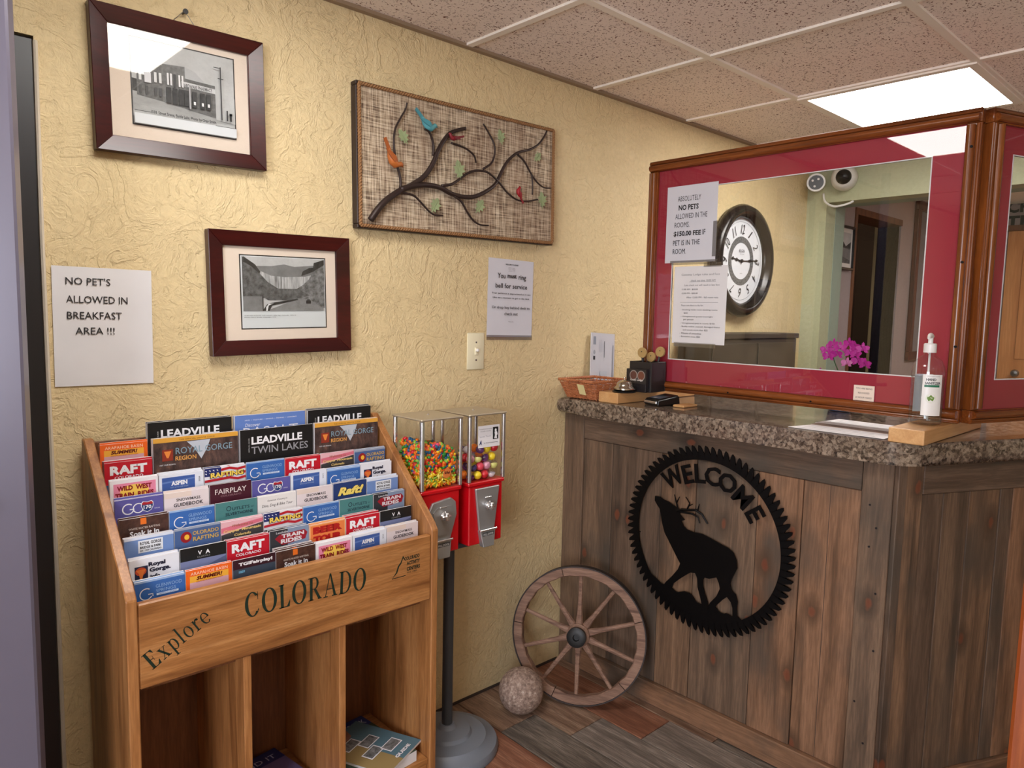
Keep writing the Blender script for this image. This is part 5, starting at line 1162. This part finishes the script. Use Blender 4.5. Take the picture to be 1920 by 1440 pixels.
g.b.faces.new([g.b.verts.new((a-.004, b, c)) for a, b, c in vs]); o = g.obj('paper_note', plain('note_yellow', S(226, 214, 158), .7), bs); md = o.modifiers.new('t', 'SOLIDIFY'); md.thickness = .0005
O_ = Vector(vs[3])+Vector((-.0046, 0, 0)); p = Print(O_, (0, 1, 0), (-.03/.062*-1, 0, -1)); 
# upright leaflet pocket against the wall
lf = thing('leaflet_sleeve', 'upright clear sleeve of white printed forms leaning against the wall', 'leaflet', (.165, -.016, ZT)); lf.rotation_euler = (math.radians(-2.5), math.radians(3), math.radians(4))
G().box(-.078, .078, -.004, .0, .002, .238).obj('forms', M['sheet'], lf)
p = Print((-.078, -.0042, .002), (1, 0, 0), (0, 0, 1)); p.rect(.012, .19, .03, .222, (150, 156, 170)); p.rect(.014, .13, .026, .145, (36, 36, 44)); p.ell(.02, .16, .007, .009, (170, 174, 186)); p.rect(.085, .14, .088, .205, (90, 94, 104))
for i in range(4): p.rect(.05+.008*i, .16, .0515+.008*i, .21, (176, 180, 192))
p.rect(.06, .05, .105, .085, (190, 194, 204)); p.rect(.142, .06, .146, .19, (120, 124, 136)); p.obj('form_printing', lf)
G().poly([(-.082, -.006, 0), (.082, -.006, 0), (.082, -.006, .243), (-.082, -.006, .243)]).obj('sleeve', M['case'], lf, norm=False)
# bell
ZBk = ZT+.038
b_ = thing('call_bell', 'silver call bell on a black base, on the pine block', 'bell', (-.012, -.272, ZBk))
G().lathe([(.0, .0005), (.041, .0005), (.042, .004), (.036, .009), (.028, .012), (0, .012)], n=32, cap=False).obj('bell_base', M['black'], b_, smooth=True)
G().lathe([(.040, .0115), (.040, .0135), (.038, .018), (.031, .022), (.030, .026), (.026, .034), (.018, .041), (.007, .044), (0, .0445)], n=36, cap=False).obj('dome', M['bell'], b_, smooth='all')
G().lathe([(.0022, .044), (.0022, .050), (.0045, .051), (.0045, .054), (0, .055)], n=14, cap=False).obj('plunger', M['bell'], b_, smooth=True)
# pen holder with card
ph = thing('pen_holder', 'dark leather pen holder with a photo card on its front', 'pen holder', (.0965, -.290, ZBk+.0002), math.radians(0))
g = G(); 
for q in ((-.045, .045, -.048, -.044), (-.045, .045, .044, .048), (-.049, -.045, -.048, .048), (.045, .049, -.048, .048)): g.box(q[0]*.92, q[1]*.92, q[2], q[3], 0, .108, .0015)
g.box(-.040, .040, -.043, .043, 0, .004); g.obj('cup', M['dark'], ph)
g = G().box(-.062, -.046, -.04, .048, 0, .082, .0015); g.obj('front_pocket', M['dark'], ph)
G().box(-.0655, -.063, -.043, .034, .030, .082).obj('photo_card', PH['tree'], ph)
p = Print((-.0658, .034, .030), (0, -1, 0), (0, 0, 1)); p.rect(0, 0, .077, .052, (44, 38, 36)); p.ell(.022, .03, .017, .018, (150, 140, 132), 20); p.ell(.022, .03, .014, .015, (96, 60, 50), 20); p.ell(.056, .03, .017, .018, (150, 140, 132), 20); p.ell(.056, .03, .014, .015, (112, 66, 50), 20); p.text('Lucky Lodge', .037, .013, .009, (220, 212, 204), .056, bold=.02, shear=.15); p.obj('card_print', ph)
def pen(label, x, y, a, b, L, grp='wood-disc pens in the leather holder'):
    t = thing('wood_disc_pen', label, 'pen', (x, y, ZBk+.008)); t.rotation_euler = (a, b, 0)
    G().lathe([(.0035, 0), (.0045, .01), (.0045, L)], n=10).obj('barrel', M['dark'], t, smooth=True)
    g = G().lathe([(.0, -.004), (.0185, -.004), (.0195, 0), (.0185, .004), (0, .004)], (0, 0, 0), 24, axis=0, cap=False)
    for v in g.b.verts: v.co += Vector((0, 0, L+.016))
    g.obj('wood_disc', plain('slice_wood', S(178, 146, 92), .6), t, smooth=True); G().lathe([(.002, -.0052), (.002, -.0042)], (0, 0, L+.02), 8, axis=0).obj('disc_hole', M['black'], t)
pen('pen topped with a pale wood slice, left of the two', .088, -.284, math.radians(-3), math.radians(-4), .116)
pen('pen topped with a pale wood slice, right of the two and higher', .108, -.307, math.radians(8), math.radians(5), .122)
pen('dark pen topped with a small wood slice between the other two', .112, -.275, math.radians(3), math.radians(8), .100)
# card reader
cr = thing('card_reader', 'small black card reader lying on the worktop before the screen', 'card reader', (.058, -.385, ZT+.0005), math.radians(-14))
g = G(); vs = [g.b.verts.new(v) for v in ((-.052, -.04, 0), (.052, -.04, 0), (.052, .04, 0), (-.052, .04, 0), (-.048, -.038, .022), (.048, -.038, .036), (.048, .038, .036), (-.048, .038, .022))]
for q in ((0, 3, 2, 1), (4, 5, 6, 7), (0, 1, 5, 4), (1, 2, 6, 5), (2, 3, 7, 6), (3, 0, 4, 7)): g.b.faces.new([vs[i] for i in q])
bmesh.ops.bevel(g.b, geom=list(g.b.edges), offset=.005, segments=3, affect='EDGES'); g.obj('housing', M['black'], cr, smooth=True)
p = Print((-.035, .027, .0246), (0, -1, 0), (1, 0, .146)); p.rect(0, .0, .054, .045, (66, 70, 84)); p.rect(.006, .028, .048, .042, (52, 60, 62)); p.rect(.014, .003, .032, .014, (140, 134, 128)); p.obj('screen', cr)
G().box(-.0535, -.0495, -.032, .032, .008, .016, .001).obj('card_slot_trim', M['chrome'], cr)
# papers
def paperobj(label, pts, z, fn=None, mat='paper'):
    t = thing('paper_sheet', label, 'paper', (pts[0][0], pts[0][1], ZT), 0, None)
    g = G(); v = [g.b.verts.new((x-pts[0][0], y-pts[0][1], z)) for x, y in pts]; g.b.faces.new(v); o = g.obj('sheet', M[mat], t); md = o.modifiers.new('t', 'SOLIDIFY'); md.thickness = .0006; md.offset = 1
    if fn:
        U = Vector((pts[1][0]-pts[0][0], pts[1][1]-pts[0][1], 0)); V = Vector((pts[3][0]-pts[0][0], pts[3][1]-pts[0][1], 0)); L = U.length; H = V.length
        p = Print((0, 0, z+.0012), U/L, V/H)
        if p.N.z < 0: p.N = -p.N
        fn(p, L, H); p.obj('printing', t)
def pf(p, w, h):
    for i in range(5): p.rect(.02, h-.03-i*.03, w-.03-.02*(i % 2), h-.033-i*.03, (150, 150, 156))
def pd(p, w, h):
    p.rect(0, 0, w, h, (150, 132, 122)); p.text('Restaurant', w*.35, h*.55, h*.3, (60, 40, 40), w*.4, bold=.04, shear=.2); p.text('Open', w*.8, h*.5, h*.2, (60, 40, 40), w*.15, bold=.04)
paperobj('white printed sheet at the worktop edge, nearest the counter corner', [(-.055, -.905), (-.045, -1.165), (.045, -1.165), (.045, -.93)], .0008, pf)
paperobj('brown-grey leaflet lying between two white sheets on the worktop', [(.048, -.925), (.048, -1.165), (.095, -1.165), (.095, -.925)], .0008, pd, 'matboard')
paperobj('white printed sheet under the red screen, behind the brown leaflet', [(.098, -.915), (.098, -1.165), (.235, -1.165), (.235, -.93)], .0008, pf)
# sanitizer bottle
bt = thing('sanitizer_bottle', 'clear pump bottle of hand sanitizer standing on the pine block', 'bottle', (.062, -1.226, ZBk+.0005), math.radians(8))
pro = [(.0, .001), (.030, .001), (.0385, .005), (.0395, .012), (.0395, .140), (.037, .157), (.030, .172), (.018, .183), (.0135, .186), (.0135, .197)]
G().lathe(pro, n=36, cap=False).obj('bottle_shell', glass_mat('pet_plastic', (.95, .96, .97, 1), .07), bt, smooth='all')
G().lathe([(0, .003), (.036, .004), (.0378, .012), (.0378, .128), (0, .128)], n=32, cap=False).obj('gel', glass_mat('gel', (.93, .95, .94, 1), .02), bt, smooth='all')
G().lathe([(.0155, .192), (.0155, .214), (.013, .2165), (.006, .2165), (.006, .232), (0, .232)], n=24, cap=False).obj('pump_collar', M['white'], bt, smooth=True)
g = G().tube([(.008, 0, .2345), (-.004, .0, .2365), (-.02, 0, .236), (-.030, 0, .230)], [.007, .0075, .005, .0035], 10); g.obj('pump_head', M['white'], bt, smooth=True)
G().tube([(0, 0, .2), (.002, 0, .1), (.012, -.004, .01)], .0028, 8).obj('dip_tube', M['white'], bt, smooth='all')
def wrap(rad, a0, a1, z0, z1, nm, m, n=12):
    g = G(); L = []
    for k in range(n+1):
        a = a0+(a1-a0)*k/n; L.append((g.b.verts.new((rad*math.cos(a), rad*math.sin(a), z0)), g.b.verts.new((rad*math.cos(a), rad*math.sin(a), z1))))
    for k in range(n): g.b.faces.new((L[k][0], L[k+1][0], L[k+1][1], L[k][1]))
    return g.obj(nm, m, bt, smooth='all', norm=False)
ac = math.radians(-152)
wrap(.0399, ac-.62, ac+.62, .028, .136, 'front_label', M['white']); wrap(.0399, ac+2.5, ac+3.7, .03, .132, 'rear_label', M['sheet'])
wrap(.0402, ac-.5, ac+.42, .103, .109, 'green_band', ink((30, 110, 80)))
def curved_text(s, z, h, W, c, a_off=0, bold=0):
    Pq, F, asp = text_geo(s, bold, 0); me = bpy.data.meshes.new('x'); vv = []
    for (u, v) in Pq:
        a = ac+a_off+(u-.5)*W/.0404; vv.append((.0404*math.cos(a), .0404*math.sin(a), z+(v-.5)*h))
    me.from_pydata(vv, [], F); me.materials.append(ink(c)); o = bpy.data.objects.new('label_lettering', me); C.objects.link(o); o.parent = bt
curved_text('SOOTHING ALOE', .1315, .0022, .03, GY); curved_text('HAND', .123, .0065, .024, K, -.12, .03); curved_text('SANITIZER', .1135, .0065, .038, K, 0, .03)
g = G(); vs = []
for (rr, cc, nm) in ((.0125, (222, 226, 210), 'aloe_emblem'), (.0085, (104, 140, 60), 'aloe_leaves')):
    me = bpy.data.meshes.new(nm); vv = [((.0401+.0002*(rr < .01))*math.cos(ac-.08+rr*math.cos(q)/.0401), (.0401+.0002*(rr < .01))*math.sin(ac-.08+rr*math.cos(q)/.0401), .074+rr*math.sin(q)*(1 if rr > .01 else .8+.3*math.sin(5*q))) for q in [2*PI*k/20 for k in range(20)]]
    me.from_pydata(vv, [], [list(range(20))]); me.materials.append(ink(cc)); o = bpy.data.objects.new(nm, me); C.objects.link(o); o.parent = bt
g.b.free()
# ================================================================== SEEN THROUGH THE SCREEN
# clock on wall_back
ck = thing('wall_clock', 'round wall clock with wide dark rim, seen through the glass', 'clock', (1.185, -.001, 1.632))
RC = .272
G().lathe([(RC-.07, 0), (RC-.02, 0), (RC-.004, -.012), (RC-.0, -.03), (RC-.012, -.052), (RC-.034, -.060), (RC-.05, -.052), (RC-.056, -.040), (RC-.064, -.036), (RC-.066, -.014)], n=72, axis=1, cap=False).obj('rim', plain('bronze_black', S(34, 28, 26), .25, .3), ck, smooth='all')
G().lathe([(RC-.062, -.014), (RC-.062, -.016)], n=64, axis=1).obj('dial', plain('dial_white', S(226, 228, 234), .5), ck)
def annulus(nm, r0, r1, y, m, n=64):
    g = G(); L = []
    for k in range(n):
        a = 2*PI*k/n; L.append((g.b.verts.new((r0*math.cos(a), y, r0*math.sin(a))), g.b.verts.new((r1*math.cos(a), y, r1*math.sin(a)))))
    for k in range(n): g.b.faces.new((L[k][0], L[k][1], L[(k+1) % n][1], L[(k+1) % n][0]))
    return g.obj(nm, m, ck, norm=False)
annulus('filigree_ring', .088, .118, -.0168, photo_mat('filigree', 60, 130, 120)); annulus('chapter_ring', .188, .1895, -.0168, ink(GY))
p = Print((0, -.0170, 0), (1, 0, 0), (0, 0, 1))
for i in range(1, 13):
    a = math.radians(90-30*i); p.text(str(i), .153*math.cos(a), .153*math.sin(a), .045, (40, 40, 44), (.024 if i < 10 else .036), shear=.25, bold=-.0, rot=(a-PI/2) if -PI/2-1e-3 < 0 else 0)
p.text('ELGIN', 0, .05, .014, GY, .05, bold=.01); p.text('adams company', 0, .034, .006, GY, .04); p.text('quartz', 0, -.06, .006, GY, .022); p.obj('numerals', ck)
def hand(nm, ang, L, wd, m):
    a = math.radians(90-ang); d = Vector((math.cos(a), 0, math.sin(a))); q = Vector((-d.z, 0, d.x)); g = G()
    pts = [(-.05*L/.1*.3, -.3), (.35*L, -.35), (.5*L, -1), (.6*L, -.35), (.8*L, -.3), (.86*L, -1.1), (L, 0)]
    P = [d*a_+q*(b*wd) for a_, b in pts]+[d*a_-q*(b*wd) for a_, b in reversed(pts[:-1])]
    vs = [g.b.verts.new(v+Vector((0, -.020, 0))) for v in P]; g.b.faces.new(vs); o = g.obj(nm, m, ck); md = o.modifiers.new('t', 'SOLIDIFY'); md.thickness = .001
hand('hour_hand', 277, .092, .009, M['black']); hand('minute_hand', 86, .16, .007, M['black']); G().lathe([(.009, -.018), (.009, -.025), (0, -.026)], n=16, axis=1).obj('hand_boss', M['black'], ck)
# dark cabinet below the clock
cb = thing('dark_cabinet', 'low dark brown cabinet against the wall behind the counter screen', 'cabinet', (1.1, -.09, 0))
db = plain('cabinet_brown', S(58, 50, 40), .5)
G().box(-.4, .4, -.08, .085, .002, 1.26, .004).obj('body', db, cb); G().box(-.41, .41, -.088, .087, 1.2605, 1.285, .003).obj('top', db, cb)
for s in (-1, 1):
    G().box(*sorted((s*.01, s*.385)), -.086, -.0805, .08, 1.24, .002).obj('door', db, cb); 
# orchid
oc = thing('orchid', 'magenta orchid in bloom, behind the counter screen', 'plant', (.46, -.835, ZT+.0005))
G().lathe([(.0, .001), (.035, .001), (.05, .075), (.053, .075), (.053, .082), (.046, .082), (.044, .07), (0, .07)], n=24, cap=False).obj('pot', plain('pot_blue', S(40, 70, 110), .3), oc, smooth=True)
lg = plain('orchid_leaf', S(50, 90, 40), .4)
for a in (0.3, 1.7, 3.1, 4.6):
    P = curve([(0, 0, .07), (.05*math.cos(a), .05*math.sin(a), .10), (.11*math.cos(a), .11*math.sin(a), .085)], 5); n = len(P); G().tube(P, [.004+.018*math.sin(PI*k/(n-1)) for k in range(n)], 8, flat=.15).obj('leaf', lg, oc, smooth='all')
G().tube(curve([(0, 0, .07), (.0, .01, .13), (0, .03, .19), (0, -.02, .235), (-.01, -.06, .22)], 5), .002, 6).obj('stem', lg, oc, smooth='all')
G().tube(curve([(0.01, 0, .07), (-.02, .03, .12), (-.03, .06, .13)], 5), .002, 6).obj('stem', lg, oc, smooth='all')
mg = plain('orchid_magenta', S(184, 40, 150), .5); mg2 = plain('orchid_pink', S(206, 120, 180), .5)
def flower(c, s, m, seed):
    rr = random.Random(seed); R = Matrix.Rotation(rr.uniform(-.5, .5), 3, 'Z') @ Matrix.Rotation(rr.uniform(-.4, .4), 3, 'Y'); g = G()
    for k, (a, L, wd) in enumerate(((90, 1, .5), (210, .9, .45), (330, .9, .45), (18, 1.0, .85), (162, 1.0, .85))):
        a = math.radians(a); d = Vector((-.1, math.cos(a), math.sin(a))); q = Vector((0, -math.sin(a), math.cos(a)))
        P = [Vector((0, 0, 0)), d*.45*L+q*wd*.45+Vector((-.1, 0, 0)), d*.8*L+q*wd*.36+Vector((-.16, 0, 0)), d*L+Vector((-.05, 0, 0)), d*.8*L-q*wd*.36+Vector((-.16, 0, 0)), d*.45*L-q*wd*.45+Vector((-.1, 0, 0))]
        g.b.faces.new([g.b.verts.new(R @ (v*s)+Vector(c)+Vector((-.0006*k, 0, 0))) for v in P])
    g.ball(Vector(c)+R @ Vector((-.25*s, 0, -.1*s)), s*.16, 8, 6, (1.2, .8, 1)); o = g.obj('flower', m, oc, c, norm=False)
for i, (y, z) in enumerate(((.045, .205), (.02, .225), (-.005, .215), (-.03, .23), (-.055, .222), (-.08, .215), (-.035, .20), (.005, .195), (-.06, .195), (-.085, .165), (-.065, .175), (.03, .185))):
    flower((-.02-.008*(i % 3), y, z), .024, mg, i)
flower((-.03, -.03, .165), .022, mg2, 40); flower((-.03, .055, .125), .023, mg2, 41)
# cameras
def seccam(label, loc, bullet):
    d = (Vector((-1.6, -1.5, 1.75))-Vector(loc)).normalized(); q = d.to_track_quat('Z', 'Y')
    t = thing('security_camera', label, 'camera', loc); t.rotation_mode = 'QUATERNION'; t.rotation_quaternion = q
    if bullet:
        G().lathe([(.0, -.09), (.036, -.09), (.042, -.08), (.042, .03), (.046, .034), (.046, .052), (.038, .052), (.038, .045), (.0, .045)], n=28, cap=False).obj('housing', M['white'], t, smooth=True)
        G().lathe([(0, .046), (.037, .046)], n=24, cap=False).obj('lens_face', M['black'], t, norm=False)
        for a in (1, 2.6, 4.4): G().lathe([(.006, .046), (.006, .05), (0, .051)], (.02*math.cos(a), .02*math.sin(a), 0), 10, cap=False).obj('led', M['white'], t)
    else:
        G().lathe([(.066, -.07), (.066, -.04), (.062, .0), (.048, .03), (.03, .045)], n=32).obj('housing', M['white'], t, smooth='all'); G().lathe([(.0, .066), (.022, .062), (.036, .05), (.038, .04)], n=24, cap=False).obj('lens_face', M['black'], t, smooth='all')
    return t
seccam('white bullet security camera high in the corner above the clock', (1.80, -.085, 2.08), True)
seccam('white dome security camera on the green header', (1.81, -.225, 2.095), False)
o = G().tube(curve([(1.86, -.10, 2.03), (1.84, -.12, 1.985), (1.84, -.17, 1.955), (1.86, -.23, 1.965), (1.884, -.25, 1.98)], 5), .006, 8).obj('camera_cable', M['white'], smooth='all'); tag(o, 'white cable looping from the bullet camera', 'cable')
G_ = G().box(1.80, 1.88, -.095, -.075, 2.10, 2.12, .003).obj('camera_bracket', M['white']); G_.parent = None; tag(G_, 'short white wall bracket holding the bullet camera', 'bracket')
# far picture, mirror, sign, door
fp = thing('framed_picture', 'black-framed lake photograph on the grey hallway wall', 'picture', (2.34, -.016, 1.785))
g = G()
for q in ((-.13, .13, .115, .13), (-.13, .13, -.13, -.115), (-.13, -.118, -.115, .115), (.118, .13, -.115, .115)): g.box(q[0], q[1], -.02, 0, q[2], q[3], .002)
g.obj('frame', M['black'], fp); G().box(-.118, .118, -.008, -.004, -.115, .115).obj('mount', M['white'], fp)
p = Print((-.095, -.0082, -.09), (1, 0, 0), (0, 0, 1)); p.rect(0, 0, .19, .18, PH['sky']); p.rect(0, 0, .19, .1, PH['hill']); p.poly([(0, .05), (.19, .02), (.19, .08), (0, .1)], PH['far']); p.poly([(0, .1), (.06, .14), (.12, .1), (.19, .13), (.19, .09), (0, .09)], PH['tree']); p.obj('print', fp)
mr = thing('wall_mirror', 'tall mirror in a dark wood frame on the grey hallway wall', 'mirror', (3.76, -.014, 1.64))
g = G(); 
for q in ((-.26, .26, .5, .56), (-.26, .26, -.56, -.5), (-.26, -.2, -.5, .5), (.2, .26, -.5, .5)): g.box(q[0], q[1], -.03, 0, q[2], q[3], .004)
g.obj('frame', wood('dark_frame', S(60, 22, 14), S(98, 40, 24), S(116, 54, 34), 2), mr); G().box(-.205, .205, -.012, -.006, -.505, .505).obj('mirror_pane', plain('mirror', S(210, 210, 210), .03, 1), mr)
dr = thing('wood_door', 'orange pine door in the far hallway', 'door', (4.17, -1.05, 0), 0)
pm = wood('door_pine', S(190, 120, 62), S(214, 144, 84), S(226, 160, 100), 2, 3, .4)
G().box(-.01, .028, -.62, .62, .01, 2.02, .003).obj('door_leaf', pm, dr)
for y0, y1 in ((-.52, -.04), (.04, .52)):
    for z0, z1 in ((.15, .95), (1.1, 1.88)): G().box(-.016, -.0105, y0, y1, z0, z1, .003).obj('door_panel', pm, dr)
G().box(-.03, .028, -.68, .68, 2.021, 2.06, .003).obj('door_head', M['oak_dk'], dr); G().lathe([(.012, -.02), (.028, -.05), (.02, -.065), (0, -.068)], (0, .5, 1.0), 16, axis=0, cap=False).obj('door_knob', M['steel'], dr)
sg = thing('wall_lettering', 'black serif lettering on the grey wall above the pine door', 'sign', (4.198, -.40, 2.1))
p = Print((-.002, 0, 0), (0, -1, 0), (0, 0, 1)); p.text('CHA', 0, .095, .085, (24, 24, 28), .235, 'l', .04); p.text('TIM', .0, -.01, .085, (24, 24, 28), .215, 'l', .04); p.obj('letters', sg)
sc_ = thing('wall_lamp', 'small lit wall lamp beside the hallway mirror', 'lamp', (4.05, -.95, 1.75)); G().lathe([(.03, -.05), (.018, .03), (.012, .06)], n=16).obj('lamp_shade', M['bulb'], sc_, smooth='all'); G().box(.0, .12, -.01, .01, -.01, .01, .002).obj('lamp_arm', M['steel'], sc_)
# back room
o = G(); k = 24
wr_ = thing('wreath', 'dark wreath hanging in the dim room beyond the doorway', 'wreath', (2.95, 1.9, 1.62))
g = G(); rw = random.Random(5)
for i in range(140):
    a = rw.uniform(0, 2*PI); r = .24+rw.uniform(-.06, .06); g.ball((r*math.cos(a), rw.uniform(-.06, .02), r*math.sin(a)), rw.uniform(.03, .05), 6, 4)
g.obj('greenery', M['wreath'], wr_); 
for a in (.5, 2.2, 3.9, 5.2): G().ball((.24*math.cos(a), -.08, .24*math.sin(a)), .045, 10, 8).obj('berry', plain('berry_red', S(96, 26, 34), .5), wr_, smooth='all')
q_ = thing('draped_quilt', 'blue quilt with tan patches in the dim room beyond', 'quilt', (3.15, 1.2, .0))
g = G(); gr = {}
for i in range(13):
    for j in range(13): gr[i, j] = g.b.verts.new((-.4+.8*i/12, .05*math.sin(i*1.1)+.03*math.sin(j), .1+1.15*j/12))
for i in range(12):
    for j in range(12):
        f = g.b.faces.new((gr[i, j], gr[i+1, j], gr[i+1, j+1], gr[i, j+1])); f.material_index = 1 if (i//2+j//2) % 3 == 0 else (2 if (i//2+j) % 5 == 0 else 0)
o = g.obj('quilt_cloth', [plain('quilt_blue', S(44, 84, 140), .8), plain('quilt_tan', S(160, 106, 60), .8), plain('quilt_navy', S(24, 34, 66), .8)], q_); md = o.modifiers.new('t', 'SOLIDIFY'); md.thickness = .02
G().tube([(-.45, 0, 1.26), (.45, 0, 1.26)], .015, 10).obj('rail', M['oak_dk'], q_); 
for x in (-.43, .43): G().box(x-.015, x+.015, -.02, .02, 0, 1.25).obj('stand_leg', M['oak_dk'], q_)
L = bpy.data.lights.new('back_room_lamp', 'POINT'); L.energy = 3; L.color = (1, .8, .6); L.shadow_soft_size = .1; lo = bpy.data.objects.new('back_room_lamp', L); lo.location = (3.4, .9, 2.1); C.objects.link(lo)
# orange wood post at the right edge
po = thing('pine_post', 'varnished orange knotty pine post at the right picture edge', 'post', (-.85, -1.645, 0)); po.rotation_euler = (0, math.radians(2.2), math.radians(10))
G().box(-.02, .02, -.09, .0, .0, 1.18, .004).obj('post_board', M['knotty'], po)
G().box(-.022, .022, -.092, .002, 1.1805, 1.2, .004).obj('post_cap', M['knotty'], po)

bpy.data.scenes.remove(_ts)
